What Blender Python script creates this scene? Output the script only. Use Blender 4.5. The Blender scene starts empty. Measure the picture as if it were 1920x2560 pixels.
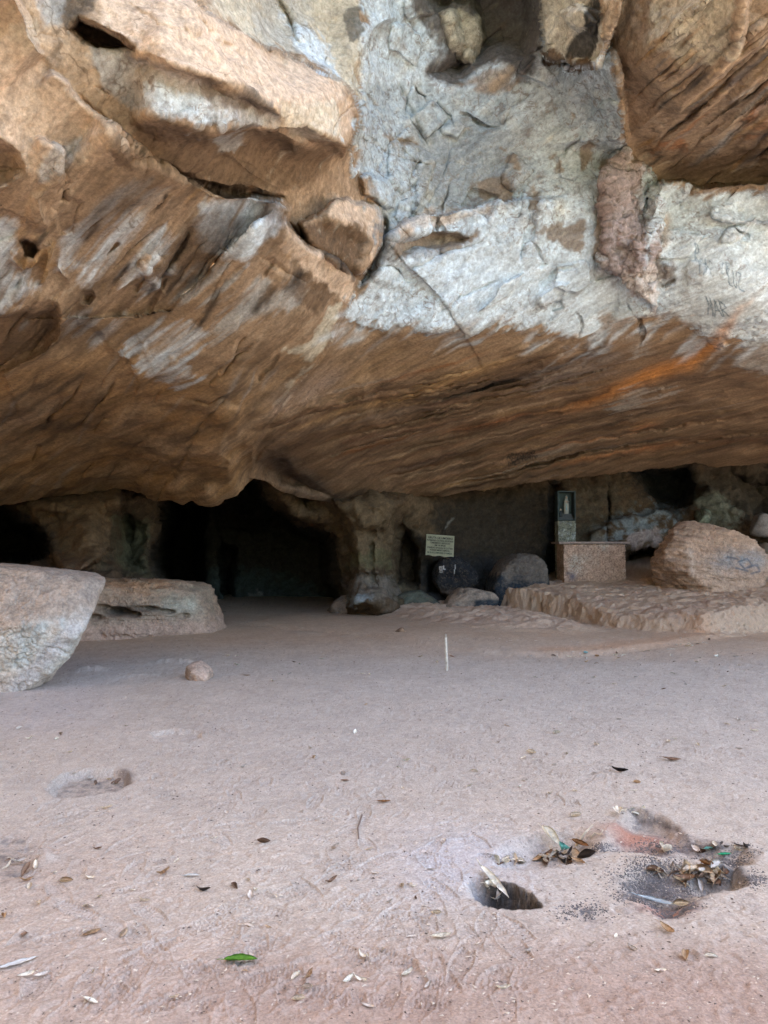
import bpy, bmesh, math, random
import numpy as np
from mathutils import Vector, Matrix

scene = bpy.context.scene
COL = scene.collection
R = math.radians

# ------------------------------------------------------------------ camera
F = 1934.0            # focal length in pixels of the 1920x2560 frame
CAMH = 1.60
PITCH = math.atan(90.0 / F)
cam_d = bpy.data.cameras.new('camera')
cam_d.sensor_fit = 'VERTICAL'
cam_d.sensor_height = 36.0
cam_d.sensor_width = 27.0
cam_d.lens = 36.0 * F / 2560.0
cam_d.clip_start = 0.05
cam_d.clip_end = 3000
cam = bpy.data.objects.new('camera', cam_d)
cam.location = (0, 0, CAMH)
cam.rotation_euler = (R(90) + PITCH, 0, 0)
COL.objects.link(cam)
scene.camera = cam

# ------------------------------------------------------------------ sky, sun, exposure
SUN_EL, SUN_AZ = 52.0, 38.0          # the sun stands behind the cliff, to the right
world = bpy.data.worlds.new('World')
scene.world = world
world.use_nodes = True
wn = world.node_tree
wn.nodes.clear()
sky = wn.nodes.new('ShaderNodeTexSky')
sky.sky_type = 'NISHITA'
sky.sun_disc = False
sky.sun_elevation = R(SUN_EL)
sky.sun_rotation = R(SUN_AZ)
sky.air_density = 1.0
sky.dust_density = 4.5
bg = wn.nodes.new('ShaderNodeBackground')
bg.inputs['Strength'].default_value = 0.15
wo = wn.nodes.new('ShaderNodeOutputWorld')
wn.links.new(sky.outputs[0], bg.inputs[0])
wn.links.new(bg.outputs[0], wo.inputs[0])

sun_d = bpy.data.lights.new('sun', 'SUN')
sun_d.energy = 3.0
sun_d.angle = R(0.5)
sun_d.color = (1.0, 0.95, 0.87)
sun = bpy.data.objects.new('sun', sun_d)
sv = Vector((math.sin(R(SUN_AZ)) * math.cos(R(SUN_EL)), math.cos(R(SUN_AZ)) * math.cos(R(SUN_EL)), math.sin(R(SUN_EL))))
sun.rotation_euler = sv.to_track_quat('Z', 'Y').to_euler()
sun.location = (10, 10, 40)
COL.objects.link(sun)

scene.view_settings.view_transform = 'Standard'
scene.view_settings.look = 'None'
scene.view_settings.exposure = 3.05
scene.view_settings.gamma = 1.0
scene.view_settings.use_curve_mapping = False
scene.render.engine = 'CYCLES'
scene.cycles.max_bounces = 8
scene.cycles.diffuse_bounces = 6
scene.cycles.use_denoising = True

# ------------------------------------------------------------------ numeric helpers
CP, SP = math.cos(PITCH), math.sin(PITCH)


def ray(px, py):
    """Direction through a point of the photograph, scaled so that its y is 1."""
    a = (px - 960.0) / F
    b = (1280.0 - py) / F
    y = CP - b * SP
    return a / y, (SP + b * CP) / y


def unproj(px, py, Y):
    dx, dz = ray(np.asarray(px, float), np.asarray(py, float))
    return np.stack([dx * Y, Y + 0 * dx, CAMH + dz * Y], -1)


def on_ground(px, py, z=0.0):
    dx, dz = ray(np.asarray(px, float), np.asarray(py, float))
    Y = (z - CAMH) / dz
    return np.stack([dx * Y, Y], -1)


def P3(px, py, Y):
    return Vector(unproj(px, py, Y).tolist())


def pnoise(P, seed=0):
    """Gradient noise, about -1..1."""
    rng = np.random.RandomState(seed + 11)
    perm = rng.permutation(512).astype(np.int32)
    perm = np.concatenate([perm, perm, perm])
    g = rng.normal(size=(512, 3)).astype(np.float32)
    g /= np.linalg.norm(g, axis=1)[:, None]
    sh = P.shape[:-1]
    P = P.reshape(-1, 3).astype(np.float32)
    out = np.empty(len(P), np.float32)
    for s in range(0, len(P), 200000):
        p = P[s:s + 200000]
        i = np.floor(p).astype(np.int32)
        f = p - i
        u = f * f * f * (f * (f * 6 - 15) + 10)
        i &= 511
        acc = 0
        for dx in (0, 1):
            hx = perm[i[:, 0] + dx]
            wx = u[:, 0] if dx else 1 - u[:, 0]
            for dy in (0, 1):
                hy = perm[hx + i[:, 1] + dy]
                wy = u[:, 1] if dy else 1 - u[:, 1]
                for dz in (0, 1):
                    h = perm[(hy + i[:, 2] + dz) & 511]
                    wz = u[:, 2] if dz else 1 - u[:, 2]
                    gr = g[h]
                    acc = acc + wx * wy * wz * (gr[:, 0] * (f[:, 0] - dx) + gr[:, 1] * (f[:, 1] - dy) + gr[:, 2] * (f[:, 2] - dz))
        out[s:s + 200000] = acc * 1.5
    return out.reshape(sh)


def fbm(P, scale=1.0, oct=4, seed=0, gain=0.5, ridge=False):
    a, tot, acc = 1.0, 0.0, 0.0
    for k in range(oct):
        n = pnoise(P * (scale * 2.03 ** k) + 17.3 * k + seed * 3.7, seed + k)
        if ridge:
            n = 1 - 2 * np.abs(n)
        acc = acc + a * n
        tot += a
        a *= gain
    return acc / tot


def sstep(a, b, x):
    t = np.clip((x - a) / (b - a), 0, 1)
    return t * t * (3 - 2 * t)


STRATA = np.array([-0.76, 0.56, -0.33])
STRATA /= np.linalg.norm(STRATA)


def along(P, k=8.0):
    """Coordinates squeezed along the bedding direction, so noise turns into streaks."""
    t = P @ STRATA
    return P - (1 - 1 / k) * t[..., None] * STRATA


def poly_sd(poly, X, Y, pad):
    """Signed distance to a closed polygon (inside positive); -pad outside its padded box."""
    poly = np.asarray(poly, float)
    out = np.full(X.shape, -float(pad))
    m = (X > poly[:, 0].min() - pad) & (X < poly[:, 0].max() + pad) & (Y > poly[:, 1].min() - pad) & (Y < poly[:, 1].max() + pad)
    x, y = X[m], Y[m]
    if x.size == 0:
        return out
    d = np.full(x.shape, 1e18)
    ins = np.zeros(x.shape, bool)
    n = len(poly)
    for i in range(n):
        x0, y0 = poly[i]
        x1, y1 = poly[(i + 1) % n]
        ex, ey = x1 - x0, y1 - y0
        t = np.clip(((x - x0) * ex + (y - y0) * ey) / (ex * ex + ey * ey + 1e-9), 0, 1)
        d = np.minimum(d, (x - x0 - t * ex) ** 2 + (y - y0 - t * ey) ** 2)
        c = ((y0 > y) != (y1 > y))
        with np.errstate(divide='ignore', invalid='ignore'):
            c &= x < ex * (y - y0) / (ey if ey else 1e-9) + x0
        ins ^= c
    d = np.sqrt(d)
    out[m] = np.where(ins, d, -d)
    return out


def line_d(pts, X, Y, pad):
    """Distance, side (+1/-1) and position 0..1 along an open polyline; far points get pad."""
    pts = np.asarray(pts, float)
    D = np.full(X.shape, float(pad))
    S = np.ones(X.shape)
    T = np.zeros(X.shape)
    m = (X > pts[:, 0].min() - pad) & (X < pts[:, 0].max() + pad) & (Y > pts[:, 1].min() - pad) & (Y < pts[:, 1].max() + pad)
    x, y = X[m], Y[m]
    if x.size == 0:
        return D, S, T
    seg = np.hypot(np.diff(pts[:, 0]), np.diff(pts[:, 1]))
    cum = np.concatenate([[0], np.cumsum(seg)])
    d = np.full(x.shape, 1e18)
    s = np.ones(x.shape)
    tt = np.zeros(x.shape)
    for i in range(len(pts) - 1):
        x0, y0 = pts[i]
        ex, ey = pts[i + 1] - pts[i]
        t = np.clip(((x - x0) * ex + (y - y0) * ey) / (ex * ex + ey * ey + 1e-9), 0, 1)
        dd = (x - x0 - t * ex) ** 2 + (y - y0 - t * ey) ** 2
        b = dd < d
        d = np.where(b, dd, d)
        s = np.where(b, np.where(ex * (y - y0) - ey * (x - x0) >= 0, 1.0, -1.0), s)
        tt = np.where(b, (cum[i] + t * seg[i]) / cum[-1], tt)
    D[m] = np.sqrt(d)
    S[m] = s
    T[m] = tt
    return D, S, T


def tps(ctrl, X, Y):
    """Thin-plate interpolation of (x, y, value) control points."""
    c = np.asarray(ctrl, float)
    cx, cy, v = c[:, 0] / 500, c[:, 1] / 500, c[:, 2]

    def U(r2):
        return 0.5 * r2 * np.log(r2 + 1e-9)
    n = len(c)
    K = U((cx[:, None] - cx) ** 2 + (cy[:, None] - cy) ** 2) + np.eye(n) * 0.02
    Pm = np.stack([np.ones(n), cx, cy], 1)
    A = np.block([[K, Pm], [Pm.T, np.zeros((3, 3))]])
    w = np.linalg.solve(A, np.concatenate([v, np.zeros(3)]))
    x, y = X / 500, Y / 500
    out = w[n] + w[n + 1] * x + w[n + 2] * y
    for i in range(n):
        out = out + w[i] * U((x - cx[i]) ** 2 + (y - cy[i]) ** 2)
    return out


def curve_y(pts, x):
    p = np.asarray(pts, float)
    return np.interp(x, p[:, 0], p[:, 1])


class Sheet:
    """A rock surface: a grid of photograph points, each with a depth and a colour that the operations shape."""

    def __init__(s, PX, PY, ctrl, warp=7.0, wscale=1 / 45., seed=0):
        s.PX, s.PY = PX, PY
        q = np.stack([PX, PY, 0 * PX], -1)
        s.WX = PX + warp * fbm(q, wscale, 4, seed + 1)
        s.WY = PY + warp * fbm(q, wscale, 4, seed + 2)
        s.q = q
        s.D = tps(ctrl, PX, PY)
        s.C = np.zeros(PX.shape + (3,))
        s.crust = np.zeros(PX.shape)
        s.seed = seed

    # depth
    def plate(s, poly, dh, w, soft=None):
        sd = poly_sd(poly, s.WX, s.WY, w + 4)
        s.D -= dh * sstep(-1, w, sd)

    def ledge(s, pts, ref, dh, fall, sharp, taper=0.12):
        d, sg, t = line_d(pts, s.WX, s.WY, 5 * fall)
        _, rs, _ = line_d(pts, np.array([float(ref[0])]), np.array([float(ref[1])]), 9000)
        sd = d * sg * rs[0]
        e = sstep(0, taper, t) * sstep(0, taper, 1 - t) if taper else 1
        # a falling-off that is round next to the edge
        prof = np.where(sd > 0, np.exp(-np.maximum(sd, 0) / fall), np.exp(-(np.minimum(sd, 0) / sharp) ** 2 * 2.0))
        s.D -= dh * prof * e

    def groove(s, pts, dep, w, col=None, a=0.9, taper=0.25):
        d, _, t = line_d(pts, s.WX, s.WY, 4 * w + 6)
        e = sstep(-.01, taper, t) * sstep(-.01, taper, 1 - t) if taper else 1
        k = np.exp(-(d / w) ** 2) * e
        s.D += dep * k
        if col is not None:
            s.mix(col, k * a)

    def bump(s, cx, cy, rx, ry, dh, rot=0.0, p=1.0):
        c, n = math.cos(R(rot)), math.sin(R(rot))
        x, y = s.WX - cx, s.WY - cy
        r = ((x * c + y * n) / rx) ** 2 + ((-x * n + y * c) / ry) ** 2
        s.D -= dh * np.exp(-r ** p)

    # colour
    def mix(s, col, k):
        k = np.clip(k, 0, 1)[..., None]
        s.C += (np.asarray(col) - s.C) * k

    def paint(s, poly, col, a=1.0, feather=20, noise=0.0, nscale=1 / 30., stretch=None, seed=5, crust=None, big=18, ragged=16):
        pad = feather + 110
        q = s.q
        b = s.bw
        sd = poly_sd(poly, s.WX + big * b[0], s.WY + big * b[1], pad) + ragged * (1.6 * s.streak_n + .9 * s.mott_n)
        if stretch:
            sd = sd + 42 * s.long_n
            feather = feather * 1.3
        k = sstep(-feather, feather, sd)
        if stretch:
            k = k * np.clip(.86 + 1.1 * s.long_n, 0, 1)
        if noise > 0:
            n = s.streak_n if stretch else s.mott_n
            k = np.clip(k * (1 + noise) - noise + noise * 1.2 * (n * 1.1), 0, 1) * (k > 0)
        s.mix(col, k * a)
        if crust is not None:
            s.crust += (crust - s.crust) * k * a

    def stroke(s, pts, w, col, a=0.8, taper=0.3, edge=0.0):
        d, _, t = line_d(pts, s.WX, s.WY, 3 * w + 8)
        e = sstep(0, taper, t) * sstep(0, taper, 1 - t) if taper else 1.0
        ww = w * (0.35 + 0.65 * e)
        k = np.exp(-(d / ww) ** 2) * e
        if edge:
            k = k * np.clip(1 + edge * s.streak_n * 1.5, 0, 1.3)
        s.mix(col, k * a)

    def begin_colour(s, base):
        s.P = unproj(s.PX, s.PY, s.D)
        s.bw = (fbm(s.P, 1.3, 4, 21), fbm(s.P, 1.3, 4, 22))
        s.mott_n = fbm(s.P, 3.2, 5, 23, 0.62)
        s.streak_n = fbm(along(s.P, 9), 5.5, 5, 24, 0.6)
        s.long_n = 1.6 * fbm(along(s.P, 16), 4.2, 5, 25, .62)
        s.C[:] = base


def normals(P):
    du = np.gradient(P, axis=1)
    dv = np.gradient(P, axis=0)
    n = np.cross(du, dv)
    n /= np.linalg.norm(n, axis=-1, keepdims=True) + 1e-12
    return n


def grid_mesh(name, P, mat, C=None, crust=None, flip=False, parent=None, smooth=True):
    h, w = P.shape[:2]
    me = bpy.data.meshes.new(name)
    idx = np.arange(h * w).reshape(h, w)
    q = np.stack([idx[:-1, :-1], idx[:-1, 1:], idx[1:, 1:], idx[1:, :-1]], -1).reshape(-1, 4)
    if flip:
        q = q[:, ::-1]
    return mesh_np(name, P.reshape(-1, 3), q, mat, None if C is None else C.reshape(-1, 3), None if crust is None else crust.ravel(), parent, smooth)


def mesh_np(name, V, Q, mat, C=None, crust=None, parent=None, smooth=True):
    me = bpy.data.meshes.new(name)
    Q = np.ascontiguousarray(Q, dtype=np.int32)
    k = Q.shape[1]
    me.vertices.add(len(V))
    me.vertices.foreach_set('co', np.ascontiguousarray(V, dtype=np.float32).ravel())
    me.loops.add(Q.size)
    me.loops.foreach_set('vertex_index', Q.ravel())
    me.polygons.add(len(Q))
    me.polygons.foreach_set('loop_start', np.arange(0, Q.size, k, dtype=np.int32))
    me.polygons.foreach_set('loop_total', np.full(len(Q), k, dtype=np.int32))
    me.polygons.foreach_set('use_smooth', np.full(len(Q), smooth))
    me.update(calc_edges=True)
    if C is not None:
        at = me.color_attributes.new('Col', 'FLOAT_COLOR', 'POINT')
        c4 = np.ones((len(V), 4), np.float32)
        c4[:, :3] = np.clip(C, 0, 1)
        at.data.foreach_set('color', c4.ravel())
    if crust is not None:
        at = me.attributes.new('crust', 'FLOAT', 'POINT')
        at.data.foreach_set('value', np.ascontiguousarray(crust, dtype=np.float32))
    me.materials.append(mat)
    o = bpy.data.objects.new(name, me)
    COL.objects.link(o)
    if parent:
        o.parent = parent
    return o


def tag(o, label, cat, group=None):
    o['label'] = label
    o['category'] = cat
    if group:
        o['group'] = group
    return o


def empty(name, loc, label, cat, group=None, rz=0):
    o = bpy.data.objects.new(name, None)
    o.location = loc
    o.rotation_euler = (0, 0, rz)
    COL.objects.link(o)
    return tag(o, label, cat, group)


# ------------------------------------------------------------------ materials
def newmat(name):
    m = bpy.data.materials.new(name)
    m.use_nodes = True
    nt = m.node_tree
    b = nt.nodes['Principled BSDF']
    b.inputs['Roughness'].default_value = 0.92
    b.inputs['Specular IOR Level'].default_value = 0.18
    return m, nt, b


def N(nt, kind, **kw):
    n = nt.nodes.new(kind)
    for k, v in kw.items():
        if k in n.inputs.keys():
            n.inputs[k].default_value = v
        else:
            setattr(n, k, v)
    return n


def rock_material(name, fine=20.0, streak=True, bump=0.55, dist=0.035):
    m, nt, b = newmat(name)
    L = nt.links.new
    at = N(nt, 'ShaderNodeAttribute', attribute_name='Col')
    cr = N(nt, 'ShaderNodeAttribute', attribute_name='crust')
    geo = N(nt, 'ShaderNodeNewGeometry')
    mp = N(nt, 'ShaderNodeMapping')
    # turn the axes so that x runs along the bedding, then squeeze it
    v = Vector(STRATA.tolist())
    mp.vector_type = 'TEXTURE'
    mp.inputs['Rotation'].default_value = v.to_track_quat('X', 'Z').to_euler()
    mp.inputs['Scale'].default_value = (9.0, 1.0, 1.0) if streak else (1.6, 1, 1)
    L(geo.outputs['Position'], mp.inputs['Vector'])
    n1 = N(nt, 'ShaderNodeTexNoise', Scale=9.0, Detail=6.0, Roughness=0.62)
    L(mp.outputs[0], n1.inputs['Vector'])
    n2 = N(nt, 'ShaderNodeTexNoise', Scale=fine, Detail=5.0, Roughness=0.65)
    L(geo.outputs['Position'], n2.inputs['Vector'])
    n3 = N(nt, 'ShaderNodeTexNoise', Scale=fine * 0.42, Detail=6.0, Roughness=0.7, Distortion=1.2)
    L(geo.outputs['Position'], n3.inputs['Vector'])
    r1 = N(nt, 'ShaderNodeMapRange')
    r1.inputs['From Min'].default_value = 0.3
    r1.inputs['From Max'].default_value = 0.7
    r1.inputs['To Min'].default_value = 0.70
    r1.inputs['To Max'].default_value = 1.24
    L(n1.outputs['Fac'], r1.inputs['Value'])
    r2 = N(nt, 'ShaderNodeMapRange')
    r2.inputs['From Min'].default_value = 0.3
    r2.inputs['From Max'].default_value = 0.7
    r2.inputs['To Min'].default_value = 0.70
    r2.inputs['To Max'].default_value = 1.24
    L(n2.outputs['Fac'], r2.inputs['Value'])
    n4 = N(nt, 'ShaderNodeTexNoise', Scale=fine * 3.4, Detail=4.0, Roughness=0.7)
    L(geo.outputs['Position'], n4.inputs['Vector'])
    r4 = N(nt, 'ShaderNodeMapRange')
    r4.inputs['From Min'].default_value = 0.32
    r4.inputs['From Max'].default_value = 0.68
    r4.inputs['To Min'].default_value = 0.84
    r4.inputs['To Max'].default_value = 1.15
    L(n4.outputs['Fac'], r4.inputs['Value'])
    m4 = N(nt, 'ShaderNodeMath', operation='MULTIPLY')
    L(r2.outputs[0], m4.inputs[0])
    L(r4.outputs[0], m4.inputs[1])
    mu = N(nt, 'ShaderNodeMath', operation='MULTIPLY')
    L(r1.outputs[0], mu.inputs[0])
    L(m4.outputs[0], mu.inputs[1])
    sc = N(nt, 'ShaderNodeVectorMath', operation='SCALE')
    L(at.outputs['Color'], sc.inputs[0])
    L(mu.outputs[0], sc.inputs['Scale'])
    # crusty places: brown shows through the pale skin in small flakes
    fl = N(nt, 'ShaderNodeMapRange')
    fl.inputs['From Min'].default_value = 0.40
    fl.inputs['From Max'].default_value = 0.47
    fl.inputs['To Min'].default_value = 0.75
    fl.inputs['To Max'].default_value = 0.0
    L(n3.outputs['Fac'], fl.inputs['Value'])
    fm = N(nt, 'ShaderNodeMath', operation='MULTIPLY')
    L(fl.outputs[0], fm.inputs[0])
    L(cr.outputs['Fac'], fm.inputs[1])
    mx = N(nt, 'ShaderNodeMix', data_type='RGBA')
    L(fm.outputs[0], mx.inputs[0])
    L(sc.outputs[0], mx.inputs[6])
    mx.inputs[7].default_value = (0.20, 0.155, 0.12, 1)
    L(mx.outputs[2], b.inputs['Base Color'])
    # relief
    h1 = N(nt, 'ShaderNodeMath', operation='MULTIPLY')
    L(n3.outputs['Fac'], h1.inputs[0])
    k = N(nt, 'ShaderNodeMath', operation='MULTIPLY_ADD')
    L(cr.outputs['Fac'], k.inputs[0])
    k.inputs[1].default_value = 1.0
    k.inputs[2].default_value = 0.35
    L(k.outputs[0], h1.inputs[1])
    h2 = N(nt, 'ShaderNodeMath', operation='ADD')
    L(h1.outputs[0], h2.inputs[0])
    L(n1.outputs['Fac'], h2.inputs[1])
    h3 = N(nt, 'ShaderNodeMath', operation='MULTIPLY_ADD')
    L(n2.outputs['Fac'], h3.inputs[0])
    h3.inputs[1].default_value = 0.35
    L(h2.outputs[0], h3.inputs[2])
    bp = N(nt, 'ShaderNodeBump')
    bp.inputs['Strength'].default_value = bump
    bp.inputs['Distance'].default_value = dist
    L(h3.outputs[0], bp.inputs['Height'])
    L(bp.outputs[0], b.inputs['Normal'])
    return m


def plain_material(name, col, rough=0.8, var=0.25, scale=30.0, bump=0.2, dist=0.004, spec=0.25):
    m, nt, b = newmat(name)
    L = nt.links.new
    tc = N(nt, 'ShaderNodeTexCoord')
    n = N(nt, 'ShaderNodeTexNoise', Scale=scale, Detail=5.0, Roughness=0.6)
    L(tc.outputs['Object'], n.inputs['Vector'])
    r = N(nt, 'ShaderNodeMapRange')
    r.inputs['From Min'].default_value = 0.3
    r.inputs['From Max'].default_value = 0.7
    r.inputs['To Min'].default_value = 1 - var
    r.inputs['To Max'].default_value = 1 + var
    L(n.outputs['Fac'], r.inputs['Value'])
    sc = N(nt, 'ShaderNodeVectorMath', operation='SCALE')
    sc.inputs[0].default_value = col
    L(r.outputs[0], sc.inputs['Scale'])
    L(sc.outputs[0], b.inputs['Base Color'])
    b.inputs['Roughness'].default_value = rough
    b.inputs['Specular IOR Level'].default_value = spec
    bp = N(nt, 'ShaderNodeBump')
    bp.inputs['Strength'].default_value = bump
    bp.inputs['Distance'].default_value = dist
    L(n.outputs['Fac'], bp.inputs['Height'])
    L(bp.outputs[0], b.inputs['Normal'])
    return m


M_ROCK = rock_material('bedded_rock')
M_STONE = rock_material('boulder_rock', fine=30, streak=False, bump=0.6, dist=0.03)

# ------------------------------------------------------------------ colours (linear albedo)
BROWN = (0.270, 0.178, 0.108)
DBROWN = (0.125, 0.078, 0.045)
TAN = (0.460, 0.330, 0.212)
PINK = (0.600, 0.450, 0.320)
OCHRE = (0.350, 0.212, 0.095)
RUST = (0.340, 0.135, 0.050)
WHITE = (0.640, 0.725, 0.770)
GREY = (0.385, 0.380, 0.350)
CREAM = (0.600, 0.540, 0.410)
BLACK = (0.030, 0.028, 0.026)
PURP = (0.330, 0.235, 0.205)
GREEN = (0.160, 0.165, 0.100)
TEAL = (0.180, 0.240, 0.230)
DARK = (0.120, 0.098, 0.082)

# ------------------------------------------------------------------ cave ceiling
EDGE = [(-1600, 1285), (-300, 1278), (0, 1264), (100, 1248), (200, 1238), (280, 1224), (350, 1230), (395, 1250), (420, 1247), (455, 1262), (480, 1250),
        (510, 1262), (545, 1262), (562, 1250), (590, 1238), (607, 1222), (622, 1196), (640, 1196), (665, 1205), (700, 1228), (735, 1238), (780, 1246),
        (840, 1258), (870, 1262), (900, 1258), (960, 1252), (1040, 1244), (1140, 1232), (1210, 1224), (1300, 1210), (1370, 1202), (1420, 1194), (1480, 1190), (1530, 1184), (1570, 1176),
        (1640, 1172), (1700, 1164), (1740, 1159), (1800, 1166), (1860, 1164), (1920, 1158), (2300, 1150), (3600, 1130)]

CEIL = [  # photograph x, y and distance y in metres
    (1900, 1160, 20.3), (1650, 1172, 20.3), (1400, 1198, 20.0), (1200, 1226, 19.8), (1000, 1246, 19.2), (860, 1258, 18.4), (720, 1230, 17.6), (640, 1180, 16.6),
    (1000, 1130, 17.0), (1300, 1110, 17.9), (1700, 1090, 18.2), (1920, 1090, 18.4), (820, 1130, 15.9), (720, 1120, 15.2),
    (800, 1000, 13.9), (1000, 1000, 14.6), (1300, 1000, 15.5), (1600, 1000, 15.8), (1920, 1000, 16.0),
    (880, 840, 12.1), (1050, 850, 12.5), (1200, 850, 12.8), (1500, 870, 13.1), (1900, 880, 13.2),
    (900, 740, 11.6), (1000, 720, 11.75), (1300, 720, 12.15), (1500, 770, 12.5), (1750, 770, 12.2), (1920, 760, 12.0),
    (1000, 560, 11.45), (1300, 560, 11.8), (1500, 560, 11.7), (1800, 600, 11.7), (1300, 400, 11.65), (1000, 400, 11.5), (1450, 300, 11.5), (1250, 250, 11.7), (950, 250, 11.2),
    (1700, 455, 12.5), (1900, 455, 12.2), (1600, 400, 11.9), (1700, 360, 11.3), (1900, 340, 10.9), (1800, 250, 10.2), (1900, 120, 9.1), (1650, 250, 10.4), (1600, 120, 9.7), (1750, 20, 9.0),
    (1150, 100, 11.6), (1150, 0, 11.4), (900, 50, 10.4), (1400, 50, 10.8), (700, 60, 9.8), (800, 150, 10.0),
    (1000, -400, 9.4), (1800, -400, 8.2), (600, -400, 8.2), (1000, -900, 8.4), (1800, -900, 7.6), (400, -900, 6.6), (1000, -1500, 7.6), (1800, -1500, 7.0), (300, -1500, 5.9),
    (0, 1262, 16.0), (150, 1242, 16.3), (300, 1226, 16.5), (500, 1255, 15.6), (600, 1220, 15.0),
    (0, 1050, 11.9), (300, 1050, 12.6), (520, 1050, 12.7), (600, 1100, 13.4),
    (0, 850, 9.2), (300, 850, 10.2), (600, 850, 10.6), (740, 850, 11.1), (650, 1000, 12.6),
    (0, 650, 7.9), (300, 650, 8.7), (600, 650, 9.4), (840, 700, 10.7),
    (0, 450, 7.0), (300, 450, 7.7), (600, 500, 8.8), (700, 540, 9.2),
    (0, 250, 6.5), (300, 280, 7.2), (700, 300, 8.5), (700, 440, 9.1), (850, 350, 9.6), (880, 450, 10.4),
    (0, 0, 6.1), (250, 30, 6.8), (450, 60, 7.3), (600, 150, 7.9), (800, 250, 8.8),
    (0, -400, 5.6), (0, -1500, 4.6), (-600, 1050, 10.5), (-600, 650, 7.0), (-600, 200, 5.6), (-600, -800, 4.6), (2500, 1000, 15.5), (2500, 600, 11.5), (2500, 0, 8.5), (2500, -1000, 7),
    (-1500, 1000, 9), (-1500, 200, 5), (-1500, -1500, 4), (3500, 1000, 14), (3500, 200, 9), (3500, -1500, 6.5)]

ST = 2.4
cx = np.concatenate([np.arange(-1600, -260, 60.), np.arange(-260, -20, 12.), np.arange(-20, 1941, ST), np.arange(1948, 2200, 12.), np.arange(2200, 3600, 60.)])
t_top = np.linspace(-1500, -150, 28)
t_mid = np.arange(-130, -12, 10.)
nfine = 520
yb = curve_y(EDGE, cx)
qe = np.stack([cx, 0 * cx, 0 * cx], -1)
yb = yb + (5 * fbm(qe, 1 / 40., 4, 71) + 3.0 * fbm(qe, 1 / 11., 3, 72)) * ((cx > -100) & (cx < 2000))
tt = np.linspace(0, 1, nfine)
PYc = np.concatenate([np.repeat(t_top[:, None], len(cx), 1), np.repeat(t_mid[:, None], len(cx), 1), -10 + tt[:, None] * (yb + 10)[None, :]], 0)
PXc = np.repeat(cx[None, :], PYc.shape[0], 0)

S = Sheet(PXc, PYc, CEIL, warp=9.0, seed=3)

# -- relief of the overhang
S.ledge([(470, -150), (480, -40), (505, 22), (560, 70), (612, 92), (700, 125), (760, 168), (800, 190), (850, 206), (884, 250), (892, 305), (880, 350), (850, 400)], (500, 200), 0.95, 230, 7, .05)
S.ledge([(170, 40), (250, 75), (350, 125), (470, 168), (600, 215), (690, 268), (730, 320)], (560, 120), 0.22, 90, 22)
S.ledge([(320, 275), (390, 285), (450, 303), (520, 322), (560, 312), (640, 306), (700, 330), (740, 352), (850, 365), (885, 350)], (560, 230), 0.42, 130, 38)
S.plate([(162, 70), (195, 40), (240, 52), (300, 85), (338, 112), (350, 130), (300, 138), (250, 128), (200, 110)], -0.55, 22)
S.ledge([(240, 280), (300, 330), (335, 372), (385, 402), (470, 443), (520, 468), (565, 482), (640, 487), (703, 500)], (500, 560), 0.36, 170, 6)
S.groove([(320, 385), (385, 402), (470, 443), (520, 466), (565, 480), (640, 485), (703, 497), (716, 520)], 0.55, 6, taper=.12)
S.ledge([(640, 487), (703, 500), (716, 525), (711, 556), (735, 590), (780, 624), (838, 655), (886, 698), (884, 735), (845, 800), (815, 868), (760, 935), (700, 1008), (655, 1080), (632, 1130), (628, 1190)], (500, 800), 0.62, 260, 7, .06)
S.groove([(716, 520), (712, 556), (738, 585), (785, 622), (838, 650), (884, 692)], 0.28, 7)
S.plate([(742, 556), (775, 540), (812, 520), (838, 492), (868, 488), (892, 500), (910, 500), (940, 520), (956, 545), (957, 600), (940, 650), (905, 692), (880, 690), (820, 656), (765, 606)], 0.45, 12)
S.ledge([(800, 545), (860, 545), (905, 572), (925, 602), (915, 650), (895, 690)], (945, 560), 0.22, 60, 40)
S.plate([(898, 440), (925, 432), (965, 452), (990, 490), (988, 525), (962, 530), (940, 505), (905, 490)], 0.25, 12)
S.groove([(950, 520), (962, 560), (955, 610), (935, 665), (905, 700), (882, 735)], 0.4, 10)
S.ledge([(930, 640), (960, 598), (1020, 560), (1080, 536), (1150, 530), (1250, 512), (1350, 500), (1420, 505)], (1200, 620), 0.34, 150, 6)
S.plate([(965, 600), (1040, 582), (1120, 575), (1180, 590), (1160, 612), (1080, 628), (1000, 645)], -0.2, 16)
S.ledge([(1040, 540), (1050, 500), (1075, 440), (1085, 390)], (1000, 450), 0.14, 60, 5)
S.ledge([(870, 795), (930, 812), (1000, 825), (1100, 812), (1180, 828), (1300, 815), (1430, 838), (1500, 868)], (1100, 740), 0.10, 60, 20)
S.plate([(1500, 480), (1510, 420), (1530, 385), (1562, 368), (1590, 388), (1620, 420), (1648, 450), (1662, 500), (1652, 580), (1640, 640), (1630, 700), (1600, 720), (1555, 690), (1495, 665), (1505, 600)], 0.30, 16)
S.ledge([(1570, 372), (1596, 430), (1602, 520), (1590, 610), (1606, 690)], (1540, 540), .16, 34, 14)
S.plate([(1555, 680), (1620, 700), (1655, 690), (1650, 740), (1636, 776), (1600, 750), (1570, 720)], 0.2, 18)
S.bump(1668, 672, 18, 24, 0.22)
S.bump(1545, 470, 30, 60, 0.16)
S.bump(1570, 580, 40, 50, 0.12)
S.plate([(1350, -60), (1572, -60), (1556, 30), (1526, 100), (1500, 165), (1440, 166), (1420, 158), (1362, 152), (1352, 90)], 0.95, 10)
S.plate([(1400, 158), (1436, 164), (1440, 176), (1415, 178)], 0.5, 8)
S.plate([(1092, 40), (1110, -20), (1190, -20), (1212, 40), (1218, 85), (1206, 130), (1184, 164), (1146, 162), (1114, 118)], 0.55, 34)
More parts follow.
